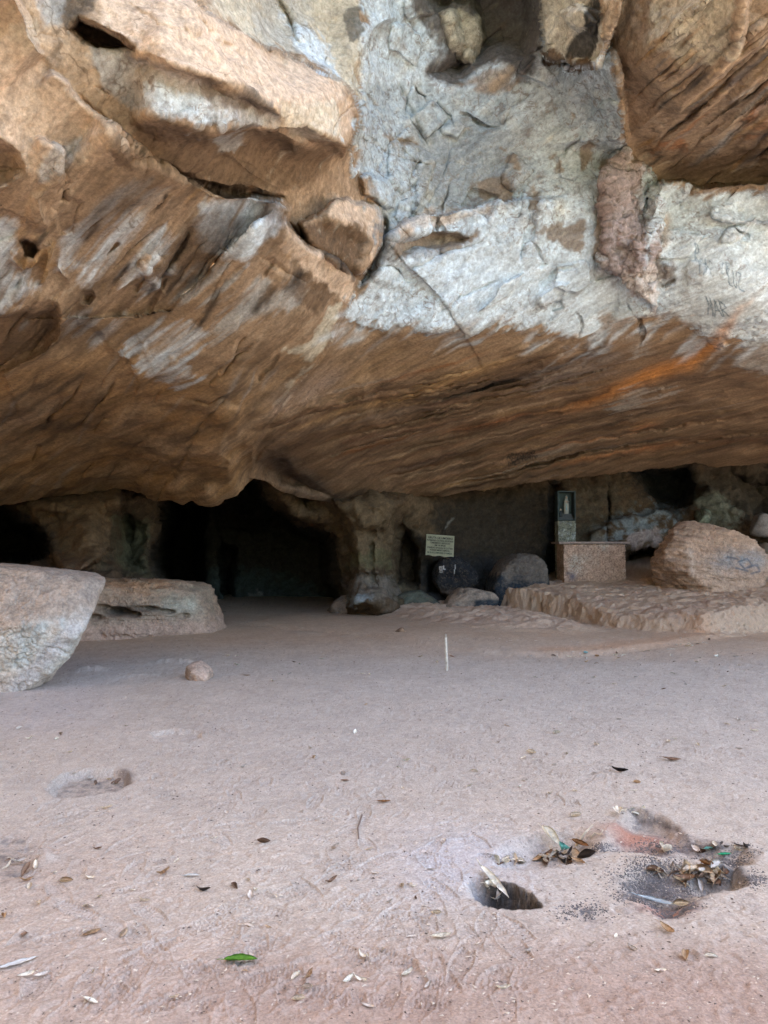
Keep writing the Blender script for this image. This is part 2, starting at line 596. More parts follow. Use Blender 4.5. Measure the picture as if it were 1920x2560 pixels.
S.plate([(1035, -80), (1358, -80), (1366, 80), (1340, 150), (1296, 195), (1288, 160), (1250, 150), (1196, 175), (1165, 215), (1130, 216), (1074, 202), (1062, 180), (1110, 130), (1096, 60), (1050, 30)], -.72, 60)
S.ledge([(1288, 195), (1300, 150), (1345, 120)], (1400, 200), 0.3, 50, 8)
S.ledge([(1860, -120), (1856, 0), (1846, 70), (1835, 130), (1800, 175), (1730, 240), (1660, 300)], (1650, 80), 0.42, 160, 14)
S.ledge([(1530, 120), (1550, 190), (1556, 250), (1562, 320), (1565, 372)], (1450, 300), 0.5, 110, 8)
S.ledge([(1640, 452), (1668, 462), (1710, 462), (1745, 476), (1790, 470), (1850, 462), (1930, 466), (2200, 450)], (1800, 600), 0.95, 130, 5, .04)
S.ledge([(1770, 500), (1785, 540), (1830, 552), (1930, 556), (2200, 560)], (1880, 500), 0.2, 40, 5, .06)
S.ledge([(1615, 385), (1700, 368), (1800, 350), (1870, 335), (1935, 322), (2100, 300)], (1800, 280), 0.16, 70, 8)
S.ledge([(1000, 35), (940, 60), (890, 140), (880, 210), (905, 250)], (800, 100), 0.2, 60, 10)
S.ledge([(690, -50), (720, 20), (745, 70), (750, 110)], (780, 40), 0.18, 40, 8)
S.bump(880, 110, 30, 90, 0.18, -10)
S.bump(1290, 200, 24, 60, 0.14, 25)
for a in ([(1130, 350), (1115, 420), (1085, 480), (1060, 540)], [(1235, 290), (1260, 320), (1280, 270), (1320, 240)], [(960, 360), (1000, 350), (1040, 356)],
          [(1340, 735), (1400, 668), (1450, 670)], [(1330, 600), (1350, 640), (1365, 660), (1340, 672)], [(1000, 690), (1090, 640), (1220, 600)],
          [(1480, 480), (1495, 540), (1480, 600)], [(1080, 800), (1150, 740), (1260, 700)]):
    S.groove(a, 0.07, 4)
# lower left
S.ledge([(-100, 780), (0, 785), (60, 765), (110, 752), (150, 756), (158, 800), (140, 850), (110, 885), (0, 940)], (20, 700), 0.2, 60, 10, .02)
S.plate([(-100, 795), (60, 772), (148, 760), (154, 805), (120, 880), (0, 935), (-100, 940)], -0.28, 26)
S.plate([(42, 600), (60, 590), (90, 598), (102, 625), (85, 648), (58, 640)], -0.3, 18)
S.ledge([(30, 620), (35, 655), (55, 675), (85, 672), (105, 650)], (65, 640), 0.08, 12, 8)
S.plate([(105, 610), (125, 600), (142, 620), (138, 660), (118, 710), (92, 720), (105, 680)], 0.1, 12)
S.plate([(200, 725), (228, 722), (240, 740), (222, 765), (200, 755)], -0.2, 14)
S.plate([(150, 468), (175, 462), (168, 500), (140, 503)], -0.15, 12)
S.groove([(485, 560), (455, 610), (430, 650), (390, 710)], 0.14, 9)
S.ledge([(120, 170), (160, 210), (205, 255), (245, 290), (285, 340), (308, 372), (318, 400)], (180, 320), 0.16, 60, 8)
S.groove([(150, 205), (205, 250), (262, 298), (290, 350), (318, 400)], 0.1, 6)
S.plate([(236, 214), (262, 214), (274, 226), (262, 236)], -0.2, 8)
S.ledge([(-80, -40), (30, -10), (62, 50), (72, 95), (110, 150)], (0, 120), 0.3, 90, 8)
S.ledge([(-100, 330), (0, 340), (50, 380), (70, 430), (20, 470), (-100, 480)], (30, 280), 0.22, 100, 28)
S.ledge([(80, 340), (150, 380), (140, 450), (95, 500), (110, 560), (70, 590)], (60, 450), 0.2, 80, 12)
S.ledge([(270, 890), (300, 870), (335, 905), (350, 950), (340, 1000)], (420, 900), 0.14, 90, 10)
S.ledge([(600, 1010), (560, 1080), (545, 1140), (600, 1180)], (500, 1080), 0.15, 60, 16)
S.ledge([(-100, 1250), (0, 1225), (150, 1205), (300, 1180), (420, 1160), (520, 1165), (600, 1175)], (250, 1120), 0.3, 90, 26, .03)
S.bump(440, 1225, 32, 30, 0.5)
S.bump(512, 1235, 34, 22, 0.35)
S.bump(370, 1215, 36, 26, 0.35)
S.bump(580, 1190, 36, 40, 0.35)
for a in ([(560, 905), (525, 950), (555, 935), (590, 890), (640, 850)], [(220, 930), (180, 990), (120, 1050), (100, 1070)], [(300, 930), (270, 980), (200, 1060), (170, 1090)],
          [(160, 985), (130, 1030), (108, 1062)], [(640, 960), (680, 910), (700, 880)], [(470, 1000), (520, 1005), (570, 975)], [(100, 1110), (75, 1150)], [(230, 1085), (260, 1040), (285, 1050)]):
    S.groove(a, 0.12, 5)
# right underside: dark hollow near the middle and thin bedding
S.ledge([(625, 1160), (660, 1120), (740, 1090), (850, 1062), (960, 1040)], (800, 1000), 0.35, 120, 30)
S.plate([(640, 1150), (700, 1130), (760, 1180), (830, 1235), (870, 1250), (780, 1240), (700, 1220), (650, 1195)], -0.6, 34)
S.ledge([(1180, 1245), (1300, 1205), (1420, 1190), (1540, 1165), (1700, 1150), (1920, 1120)], (1500, 1080), 0.25, 120, 30)

rnd = random.Random(4)
G1 = [(1480, 835), (1380, 880), (1230, 930), (1000, 985), (800, 1035), (640, 1095)]
G2 = [(2080, 1010), (1920, 1050), (1700, 1085), (1450, 1125), (1200, 1190), (1000, 1235)]


def fan(u, j=0.0):
    """A bedding line between the two guide curves."""
    return [(a[0] * (1 - u) + b[0] * u, a[1] * (1 - u) + b[1] * u + j) for a, b in zip(G1, G2)]


def sub(pts, a, b, n=7):
    p = np.asarray(pts, float)
    seg = np.concatenate([[0], np.cumsum(np.hypot(*np.diff(p, axis=0).T))])
    s = np.linspace(a, b, n) * seg[-1]
    return list(zip(np.interp(s, seg, p[:, 0]), np.interp(s, seg, p[:, 1])))


beds = []
for i in range(64):
    u = rnd.uniform(-0.12, 1.15)
    a = rnd.uniform(0, 0.75)
    b = min(1, a + rnd.uniform(0.12, 0.5))
    beds.append((sub(fan(u, rnd.uniform(-4, 4)), a, b), rnd.uniform(1.8, 5)))
for pts, w in beds:
    (S.groove(pts, rnd.uniform(0.05, 0.16), w) if rnd.random() < .6 else S.ledge(pts, (pts[3][0], pts[3][1] - 60), rnd.uniform(.05, .14), rnd.uniform(8, 30), w, .3))
lbeds = []
for i in range(46):
    x, y = rnd.uniform(-20, 700), rnd.uniform(520, 1150)
    ln = rnd.uniform(50, 220)
    an = R(rnd.uniform(118, 140))
    pts = [(x + k * ln * math.cos(an) / 5, y + k * ln * math.sin(an) / 5 - (k * (5 - k)) * 1.2) for k in range(6)]
    if pts[-1][0] < 650 - 0.1 * (pts[-1][1] - 900):
        lbeds.append(pts)
for pts in lbeds:
    S.groove(pts, rnd.uniform(0.02, 0.09), rnd.uniform(2, 6))

# broken flakes and cracks
cracks = []
for i in range(70):
    if i < 42:
        x, y = rnd.uniform(880, 1900), rnd.uniform(-30, 780)
        an = rnd.uniform(0, 180)
    else:
        x, y = rnd.uniform(-20, 760), rnd.uniform(20, 900)
        an = rnd.choice([130, 40]) + rnd.uniform(-25, 25)
    if 1560 < x and y < 470:
        continue
    rx, ry = rnd.uniform(25, 100), rnd.uniform(14, 50)
    ca, sa = math.cos(R(an)), math.sin(R(an))
    k = rnd.randrange(4, 7)
    pl_ = []
    for j in range(k):
        t_ = 2 * math.pi * (j + rnd.uniform(-.3, .3)) / k
        pl_.append((x + rx * math.cos(t_) * ca - ry * math.sin(t_) * sa, y + rx * math.cos(t_) * sa + ry * math.sin(t_) * ca))
    S.plate(pl_, rnd.choice([-1, 1, 1]) * rnd.uniform(.04, .13) * (1 if i < 42 else .5), rnd.choice([3, 4, 6, 12]) + (0 if i < 42 else 8))
for i in range(18):
    x, y = (rnd.uniform(880, 1920), rnd.uniform(0, 780)) if i < 38 else (rnd.uniform(0, 700), rnd.uniform(0, 600))
    an = R(rnd.choice([20, 60, 110, 140, 160]) + rnd.uniform(-20, 20))
    pts = [(x, y)]
    for j in range(rnd.randrange(3, 8)):
        an += R(rnd.uniform(-16, 16) if j % 2 else rnd.uniform(-40, 40))
        x, y = x + rnd.uniform(12, 34) * math.cos(an), y + rnd.uniform(12, 34) * math.sin(an)
        pts.append((x, y))
    cracks.append(pts)
    S.groove(pts, rnd.uniform(.05, .14), rnd.uniform(2, 3.6))

for i in range(46):
    x, y = rnd.uniform(1575, 1940), rnd.uniform(120, 450)
    ln = rnd.uniform(90, 260)
    an = R(rnd.uniform(-44, -36))
    pts = [(x + k * ln * math.cos(an) / 4, y + k * ln * math.sin(an) / 4) for k in range(5)]
    if i % 2:
        S.groove(pts, rnd.uniform(.05, .14), rnd.uniform(2, 4.5))
    else:
        S.ledge(pts, (pts[2][0] - 40, pts[2][1] - 40), rnd.uniform(.05, .13), rnd.uniform(10, 30), 3, .3)

# -- colour of the overhang
S.begin_colour(BROWN)
S.mix(TAN, 0.35 + 0.4 * S.streak_n)
S.mix(OCHRE, np.clip(0.3 + 0.9 * fbm(along(S.P, 4), 1.1, 3, 31), 0, 0.8) * sstep(700, 950, S.PY))
S.mix(DBROWN, np.clip(fbm(along(S.P, 7), 2.0, 4, 32) * 1.6 - .15, 0, 0.8))
# upper left mass
S.paint([(-200, -300), (480, -300), (560, 70), (760, 165), (880, 240), (880, 360), (700, 330), (330, 290), (320, 380), (150, 420), (-200, 480)], TAN, .9, 30, .25)
S.paint([(200, -200), (480, -200), (500, 20), (612, 92), (760, 166), (850, 206), (886, 260), (890, 330), (820, 345), (740, 330), (700, 280), (600, 222), (470, 172), (350, 128), (250, 70)], PINK, .85, 14, .15)
S.paint([(-100, 90), (60, 100), (200, 260), (280, 350), (150, 420), (60, 400), (-100, 330)], PINK, .6, 30, .35)
S.paint([(190, 90), (350, 135), (470, 178), (600, 225), (690, 272), (720, 315), (600, 318), (520, 322), (430, 300), (330, 280), (250, 200)], GREY, .8, 16, .7, crust=.7)
S.paint([(350, 200), (470, 230), (600, 300), (520, 325), (430, 300), (360, 270)], WHITE, .7, 20, .8, crust=1)
S.paint([(480, 170), (600, 220), (690, 272), (690, 290), (600, 280), (500, 240)], DBROWN, .75, 14, .5)
S.paint([(690, 250), (850, 260), (860, 350), (740, 350), (700, 300)], CREAM, .6, 16, .6, crust=.9)
S.paint([(330, 300), (450, 312), (560, 325), (640, 318), (730, 360), (840, 380), (800, 440), (710, 488), (640, 480), (560, 472), (470, 436), (385, 396), (330, 350)], DBROWN, .7, 12, .2)
S.paint([(520, 330), (620, 330), (600, 370), (540, 380)], GREY, .6, 12, .7)
S.paint([(160, 72), (195, 45), (240, 55), (338, 112), (346, 130), (250, 128), (200, 112)], DBROWN, .9, 8)
S.paint([(130, -60), (230, -60), (245, 40), (200, 60), (165, 70), (120, 40)], BLACK, .8, 14, .6)
S.paint([(20, 60), (90, 50), (110, 140), (50, 150)], CREAM, .4, 20, .7)
S.paint([(80, -80), (160, -80), (150, 60), (100, 80)], GREY, .8, 16, .5, crust=.6)
S.paint([(85, 370), (200, 340), (210, 380), (130, 450), (90, 470)], GREY, .6, 14, .7, crust=.8)
S.paint([(-100, 350), (20, 355), (70, 420), (20, 470), (-100, 480)], DBROWN, .6, 24, .3)
S.paint([(250, 290), (318, 330), (318, 400), (280, 380)], DBROWN, .8, 10, .3)
# pale skins on the lower left roof
S.paint([(-100, 560), (40, 560), (35, 660), (90, 720), (60, 745), (0, 780), (-100, 790)], WHITE, .75, 22, .5, stretch=1, crust=.25)
S.paint([(150, 560), (260, 470), (420, 560), (420, 680), (380, 740), (240, 720), (150, 700)], WHITE, .72, 34, .9, stretch=1, crust=.3)
S.paint([(180, 470), (330, 430), (420, 470), (330, 560), (200, 560)], GREY, .7, 30, .8, stretch=1)
S.paint([(500, 520), (560, 495), (640, 490), (705, 502), (712, 560), (660, 620), (610, 660), (540, 640), (490, 600)], WHITE, .9, 22, .5, crust=.7)
S.paint([(430, 660), (520, 640), (620, 650), (600, 760), (520, 800), (430, 760)], GREY, .8, 30, .8, stretch=1, crust=.4)
S.paint([(170, 790), (240, 770), (330, 800), (300, 870), (250, 880), (190, 850)], WHITE, .6, 26, .7, stretch=1, crust=.4)
S.paint([(285, 868), (300, 838), (400, 790), (480, 780), (520, 830), (480, 900), (500, 940), (450, 975), (400, 968), (350, 930), (330, 890)], WHITE, .9, 12, .55, stretch=1, crust=.15)
S.paint([(520, 730), (640, 690), (760, 700), (740, 780), (620, 830), (540, 900), (510, 850)], GREY, .75, 30, .85, stretch=1, crust=.4)
S.paint([(740, 640), (850, 700), (850, 760), (780, 790), (720, 740)], DBROWN, .8, 20, .5)
S.paint([(716, 565), (740, 592), (785, 626), (838, 657), (886, 700), (878, 745), (850, 740), (800, 705), (740, 660), (705, 620)], PINK, .95, 8, .2)
S.paint([(852, 762), (842, 800), (815, 868), (790, 905), (740, 970), (700, 1015), (690, 1010), (745, 940), (770, 895), (700, 885), (780, 850), (825, 770)], CREAM, .8, 7, .3)  # lit edge of the ridge, painted in as cream
S.paint([(742, 560), (800, 545), (870, 550), (905, 575), (922, 605), (905, 655), (885, 690), (850, 678), (765, 606)], DBROWN, .9, 10, .1)  # shade under the hanging block, painted dark brown
S.paint([(805, 530), (838, 494), (890, 500), (940, 522), (958, 560), (950, 640), (910, 690), (925, 605), (905, 570), (860, 545)], PINK, .85, 8, .35)  # light on the block's top and right rim, painted pale
S.paint([(-100, 800), (60, 775), (146, 764), (150, 805), (120, 880), (0, 935), (-100, 940)], DBROWN, .75, 12, .2)
S.paint([(42, 600), (60, 592), (90, 600), (98, 625), (82, 645), (60, 640)], DBROWN, .9, 8)
S.paint([(30, 615), (45, 645), (90, 645), (105, 625), (142, 610), (135, 670), (110, 720), (90, 715), (95, 665), (55, 676), (28, 650)], OCHRE, .8, 8, .3)
S.stroke([(325, 388), (385, 402), (470, 443), (520, 466), (565, 480), (640, 485), (703, 497)], 5, BLACK, .8, .2)  # crevice shade painted along the grooves in near black
S.stroke([(716, 520), (712, 556), (738, 585), (785, 622), (838, 650), (884, 692), (884, 730)], 5, BLACK, .7, .2)
S.stroke([(950, 540), (958, 600), (938, 660), (905, 702), (884, 735)], 8, BLACK, .8, .2)
S.paint([(1050, 520), (1000, 560), (960, 590), (935, 660), (950, 620), (1020, 575), (1090, 530)], BLACK, .7, 8, .3)
for sx_, sy_, ex_, ey_, ww_ in ((470, 640, 400, 760, 6), (260, 520, 200, 620, 7), (560, 700, 480, 840, 8), (700, 690, 610, 800, 12), (150, 1000, 95, 1090, 9), (270, 960, 170, 1090, 9), (420, 470, 380, 540, 6), (120, 560, 70, 640, 8), (760, 660, 700, 740, 14), (330, 640, 270, 720, 6)):
    S.stroke([(sx_, sy_), (sx_ * .5 + ex_ * .5 + 6, sy_ * .5 + ey_ * .5), (ex_, ey_)], ww_, (.05, .036, .026), .85, .3, .5)
S.stroke([(488, 558), (455, 612), (428, 652), (385, 715)], 10, BLACK, .95, .25)
S.stroke([(390, 700), (365, 745)], 7, BLACK, .7, .3)
S.stroke([(130, 175), (205, 252), (268, 300), (300, 345), (316, 398)], 7, PINK, .9, .2)
# pale face on the right
RIGHT = [(900, -300), (1600, -300), (1560, 0), (1530, 120), (1556, 240), (1565, 370), (1650, 450), (1760, 478), (1930, 466), (2300, 450), (2300, 850), (1925, 872), (1870, 862), (1840, 842), (1800, 866), (1768, 852), (1730, 792), (1690, 800),
         (1612, 792), (1560, 832), (1500, 872), (1440, 842), (1380, 832), (1270, 815), (1180, 834), (1080, 806), (1000, 826), (930, 815), (868, 795), (890, 735), (935, 665), (962, 560), (940, 480), (890, 430), (880, 350), (895, 290)]
S.paint(RIGHT, GREY, .95, 7, .1, crust=.8, big=14, ragged=30)
S.paint(RIGHT, WHITE, .9, 12, .7, crust=.95, big=14, ragged=34)
S.mix((0.30, 0.25, 0.20), poly_sd(RIGHT, S.WX, S.WY, 20).clip(0, 20) / 20 * np.clip(fbm(S.P, 1.5, 5, 36, .65) * 2.6 - .30, 0, .8))
S.mix((0.46, 0.62, 0.74), poly_sd(RIGHT, S.WX, S.WY, 20).clip(0, 20) / 20 * np.clip(fbm(S.P, 1.1, 4, 37, .6) * 2.0 - .3, 0, .6))
S.paint([(890, 200), (1100, 215), (1300, 190), (1556, 170), (1566, 380), (1510, 470), (1420, 500), (1250, 510), (1150, 528), (1080, 534), (960, 596), (935, 560), (880, 380)], (0.345, 0.385, 0.385), .62, 18, .45, crust=.8, ragged=40)
S.paint([(1000, 330), (1180, 300), (1340, 330), (1330, 440), (1200, 520), (1080, 530), (1040, 470)], (0.235, 0.235, 0.22), .55, 26, .6, crust=.9, ragged=50)
S.paint([(930, 560), (1060, 575), (1180, 590), (1100, 660), (980, 650), (930, 680)], (0.16, .14, .125), .6, 20, .6, ragged=30)
S.mix(CREAM, poly_sd(RIGHT, S.WX, S.WY, 20).clip(0, 20) / 20 * np.clip(S.bw[0] * 1.6 - .25, 0, .5))
S.paint([(560, -200), (900, -200), (905, 250), (880, 230), (760, 150), (640, 95), (520, 20)], CREAM, .75, 12, .3, crust=.3)
S.paint([(620, -100), (760, -100), (770, 60), (740, 140), (640, 80)], GREY, .5, 20, .5)
S.paint([(700, 40), (790, 80), (860, 190), (800, 180), (740, 130)], WHITE, .8, 16, .4)
S.paint([(860, 20), (905, 20), (905, 90), (870, 110)], BLACK, .7, 10, .7)
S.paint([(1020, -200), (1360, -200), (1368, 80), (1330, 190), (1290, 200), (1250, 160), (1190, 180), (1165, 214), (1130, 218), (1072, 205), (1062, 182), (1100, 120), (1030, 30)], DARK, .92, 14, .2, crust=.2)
S.paint([(1104, 42), (1150, 22), (1198, 50), (1206, 90), (1182, 156), (1148, 154), (1122, 112)], CREAM, .9, 8, .3, crust=.9, ragged=4)
S.paint([(1150, 215), (1190, 180), (1250, 160), (1290, 200), (1280, 230), (1215, 240)], BROWN, .7, 14, .4)
S.stroke([(1285, 150), (1255, 190), (1222, 240)], 13, TAN, .8, .2)
S.stroke([(1335, 130), (1310, 190)], 14, BLACK, .8, .2)
S.paint([(1355, -100), (1572, -100), (1556, 30), (1526, 100), (1498, 164), (1440, 164), (1362, 150), (1354, 80)], CREAM, .9, 6, .4, crust=.8)
S.paint([(1465, -100), (1505, -100), (1498, 60), (1480, 150), (1410, 150), (1425, 100), (1460, 60)], BLACK, .95, 8, .35, crust=.2)
S.paint([(1355, 135), (1400, 132), (1425, 150), (1480, 146), (1490, 170), (1430, 170), (1362, 156)], DBROWN, .95, 5)
S.paint([(1500, 0), (1560, 0), (1530, 100), (1500, 150), (1515, 70)], TAN, .8, 8, .3)
# brown windows in the pale skin
for p in ([(1190, 460), (1215, 440), (1260, 445), (1285, 480), (1270, 505), (1210, 500)], [(1250, 370), (1290, 385), (1300, 430), (1265, 410)], [(1360, 560), (1460, 555), (1450, 640), (1370, 600), (1345, 580)],
          [(1468, 350), (1495, 340), (1480, 385), (1455, 420), (1455, 385)], [(1380, 395), (1410, 388), (1408, 425), (1382, 430)], [(1425, 270), (1450, 285), (1450, 305), (1435, 300)],
          [(1500, 400), (1530, 395), (1515, 640), (1470, 660), (1490, 560)], [(960, 340), (1030, 345), (1040, 370), (970, 362)], [(970, 605), (1100, 580), (1180, 590), (1160, 615), (1050, 630), (985, 642)],
          [(1330, 470), (1360, 500), (1345, 530), (1320, 520)]):
    S.paint(p, (0.25, 0.185, 0.125), .85, 8, .35, crust=.2, big=6)
S.paint([(975, 560), (1060, 520), (1150, 525), (1240, 512), (1230, 540), (1080, 560), (990, 600)], PINK, .6, 12, .4)
S.paint([(1310, 690), (1420, 670), (1500, 690), (1600, 760), (1540, 830), (1420, 830), (1330, 800)], WHITE, .85, 20, .3, stretch=1, crust=.1)
S.paint([(1660, 480), (1930, 480), (2200, 470), (2200, 800), (1900, 800), (1800, 840), (1680, 780), (1660, 640)], (0.60, 0.65, 0.655), .9, 16, .25, stretch=1, crust=.08)
S.paint([(960, 680), (1080, 650), (1260, 690), (1280, 800), (1180, 826), (1000, 815), (890, 780)], WHITE, .8, 20, .35, crust=.85)
S.paint([(1500, 470), (1520, 400), (1562, 370), (1600, 400), (1640, 440), (1656, 500), (1650, 600), (1640, 660), (1600, 690), (1540, 690), (1500, 660), (1510, 560)], PURP, .85, 10, .45, crust=.6)
S.paint([(1590, 400), (1655, 470), (1655, 570), (1620, 640), (1604, 690), (1612, 580), (1600, 500)], WHITE, .9, 12, .5, crust=.5)
S.paint([(1560, 690), (1650, 640), (1660, 720), (1638, 775), (1590, 740)], (0.55, 0.47, 0.41), .8, 10, .4, crust=.4)
S.paint([(1655, 665), (1688, 660), (1688, 705), (1650, 720)], DBROWN, .8, 8, .3)
S.stroke([(1668, 520), (1660, 600), (1668, 640)], 14, TAN, .7, .3)
# upper right bulge and streaked underside
S.paint([(1560, -200), (2200, -200), (2200, 460), (1760, 470), (1660, 452), (1590, 390), (1562, 350), (1556, 230), (1530, 110)], (0.33, 0.235, 0.155), .95, 8, .15, crust=.1)
S.paint([(1640, -100), (1850, -100), (1845, 60), (1825, 140), (1780, 160), (1700, 170), (1660, 140), (1600, 90)], CREAM, .75, 20, .55, crust=.6)
S.paint([(1560, 20), (1620, 20), (1640, 90), (1560, 110)], BROWN, .7, 16, .5)
S.paint([(1820, 200), (1935, 140), (2100, 120), (2100, 240), (1930, 250), (1870, 290), (1825, 250)], TAN, .8, 14, .3, stretch=1)
S.paint([(1860, 300), (1940, 260), (2100, 230), (2100, 320), (1930, 320), (1860, 340)], RUST, .6, 16, .5, stretch=1)
S.paint([(1620, 355), (1700, 340), (1720, 370), (1640, 388)], RUST, .7, 12, .4)
S.paint([(1640, 445), (1700, 400), (1900, 360), (2100, 340), (2100, 470), (1760, 474)], DBROWN, .6, 18, .25)
for i in range(130):
    x, y = rnd.uniform(1575, 1960), rnd.uniform(60, 450)
    ln = rnd.uniform(60, 260)
    an = R(rnd.uniform(-46, -34))
    pts = [(x + k * ln * math.cos(an) / 4, y + k * ln * math.sin(an) / 4) for k in range(5)]
    if pts[-1][1] > 40 and 1570 < x:
        c = rnd.choice([BLACK, (.07, .055, .045), TAN, GREY, OCHRE, RUST, TAN, DBROWN, (.2, .17, .15), DBROWN])
        S.stroke(pts, rnd.uniform(2.2, 8), c, rnd.uniform(.6, .95), .4, .4)
# bedding streaks of the right underside
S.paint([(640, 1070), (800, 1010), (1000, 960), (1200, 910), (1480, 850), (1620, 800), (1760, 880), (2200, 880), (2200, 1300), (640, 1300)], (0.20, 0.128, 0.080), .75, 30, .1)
S.paint([(1000, 1100), (1300, 1010), (1600, 960), (2200, 930), (2200, 1100), (1700, 1120), (1300, 1180), (1000, 1200)], (0.27, 0.185, 0.115), .55, 40, .3, stretch=1)
for i in range(300):
    u = rnd.uniform(-0.2, 1.25)
    a = rnd.uniform(0, 0.8)
    b = min(1, a + rnd.uniform(0.1, 0.55))
    c = rnd.choice([DBROWN, DBROWN, (0.06, .040, .030), (0.13, .065, .038), (0.06, .042, .033), OCHRE, BROWN, (0.36, .22, .13), (0.30, .25, .2), RUST if rnd.random() < .3 else TAN])
    S.stroke(sub(fan(u, rnd.uniform(-5, 5)), a, b), rnd.choice([1.4, 1.8, 2.2, 3, 4, 7]), c, rnd.uniform(.3, .8), .4, .8)
for pts, w in beds:
    S.stroke(pts, w * .8, DBROWN, .6, .3)
S.stroke([(1925, 690), (1880, 745), (1830, 800), (1775, 870), (1720, 905), (1640, 930), (1560, 965), (1450, 1010), (1300, 1045)], 17, (0.56, 0.24, 0.07), .9, .35, .4)
S.stroke([(1345, 835), (1330, 860), (1290, 890), (1230, 915), (1120, 945), (1000, 1000), (860, 1040)], 12, (0.52, 0.33, 0.15), .75, .3, .4)
S.stroke([(1590, 790), (1540, 840), (1490, 872), (1400, 915), (1300, 945), (1150, 985), (980, 1030)], 8, BLACK, .8, .3, .5)
S.stroke([(1640, 930), (1560, 960), (1440, 1000), (1320, 1030)], 6, BLACK, .6, .4, .5)
S.stroke([(1200, 950), (1080, 990), (940, 1030), (800, 1060)], 14, DBROWN, .7, .3, .6)
S.paint([(1280, 940), (1480, 880), (1560, 880), (1500, 930), (1340, 990)], (0.30, 0.25, 0.21), .6, 26, .5, stretch=1)
S.paint([(1580, 850), (1640, 830), (1620, 880), (1580, 900)], GREY, .7, 16, .6, stretch=1, crust=.4)
S.paint([(1500, 800), (1620, 790), (1690, 800), (1740, 850), (1700, 880), (1560, 870)], BROWN, .8, 14, .3, stretch=1)
S.paint([(1880, 840), (2100, 840), (2100, 960), (1870, 930), (1820, 900)], GREY, .7, 24, .7, crust=.6)
S.paint([(1560, 975), (1600, 965), (1690, 972), (1650, 995), (1560, 1030), (1530, 1030)], GREY, .55, 12, .6, stretch=1)
S.bump(1652, 973, 10, 7, 0.08)
S.stroke([(640, 1060), (700, 1010), (800, 960), (900, 930)], 26, (0.40, 0.30, 0.24), .5, .3, .6)
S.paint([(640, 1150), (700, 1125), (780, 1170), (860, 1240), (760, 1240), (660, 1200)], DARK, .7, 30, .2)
for pts in lbeds:
    S.stroke(pts, rnd.uniform(2, 5), rnd.choice([DBROWN, BLACK, DBROWN, OCHRE]), rnd.uniform(.3, .7), .4, .4)
for i in range(110):
    x, y = rnd.uniform(-20, 760), rnd.uniform(430, 1180)
    ln = rnd.uniform(40, 190)
    an = R(rnd.uniform(116, 142))
    pts = [(x + k * ln * math.cos(an) / 5, y + k * ln * math.sin(an) / 5 - (k * (5 - k)) * 1.0) for k in range(6)]
    if pts[0][0] < 880 - 0.55 * max(0, pts[0][1] - 700):
        S.stroke(pts, rnd.uniform(2, 8), rnd.choice([DBROWN, BROWN, TAN, TAN, OCHRE, GREY, (0.36, .2, .09)]), rnd.uniform(.25, .6), .4, .6)
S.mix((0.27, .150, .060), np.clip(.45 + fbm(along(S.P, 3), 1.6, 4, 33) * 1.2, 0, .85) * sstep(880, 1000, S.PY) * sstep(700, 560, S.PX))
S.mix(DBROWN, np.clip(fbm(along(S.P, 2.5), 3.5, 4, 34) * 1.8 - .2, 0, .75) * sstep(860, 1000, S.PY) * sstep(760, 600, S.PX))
S.crust *= np.clip(.75 + 1.5 * fbm(S.P, .8, 3, 54), .15, 1.1)
cn = fbm(along(S.P, 2.2), 1.5, 5, 38, .55)
S.mix(DBROWN, np.clip(1 - np.abs(cn) / .014, 0, 1) * np.clip(fbm(S.P, .8, 2, 39) * 2.5 + .1, 0, .7))
S.mix((0.15, 0.105, 0.07), np.clip(fbm(along(S.P, 5), 3.5, 5, 40, .7) * 1.9 - .35, 0, .6))
S.mix(CREAM, np.clip(fbm(along(S.P, 12), 4.5, 5, 48, .65) * 1.9 - .45, 0, .45) * sstep(900, 650, S.PY))
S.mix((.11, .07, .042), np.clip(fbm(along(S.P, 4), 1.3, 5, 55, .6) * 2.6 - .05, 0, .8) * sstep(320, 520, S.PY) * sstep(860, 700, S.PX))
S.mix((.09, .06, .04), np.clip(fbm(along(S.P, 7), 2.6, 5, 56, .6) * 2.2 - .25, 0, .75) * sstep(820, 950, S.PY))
for i in range(110):
    x = rnd.uniform(1180, 1930) if i < 85 else rnd.uniform(880, 1180)
    y = curve_y([(868, 795), (930, 815), (1000, 826), (1080, 806), (1180, 834), (1270, 815), (1380, 832), (1440, 842), (1500, 872), (1560, 832), (1612, 792), (1690, 800), (1730, 792), (1768, 852), (1800, 866), (1870, 862), (1930, 872)], x) + rnd.uniform(-46, 10)
    ln = rnd.uniform(50, 150)
    an = R(rnd.uniform(138, 156))
    pts = [(x + k * ln * math.cos(an) / 4, y + k * ln * math.sin(an) / 4 - .5 * k * (4 - k)) for k in range(5)]
    S.stroke(pts, rnd.uniform(2.5, 8), rnd.choice([WHITE, WHITE, (.45, .48, .48), (.25, .17, .11), TAN]), rnd.uniform(.3, .75), .45, .7)
for pts in cracks:
    S.stroke(pts, 1.8, (0.13, .10, .075), .45, .3, .8)
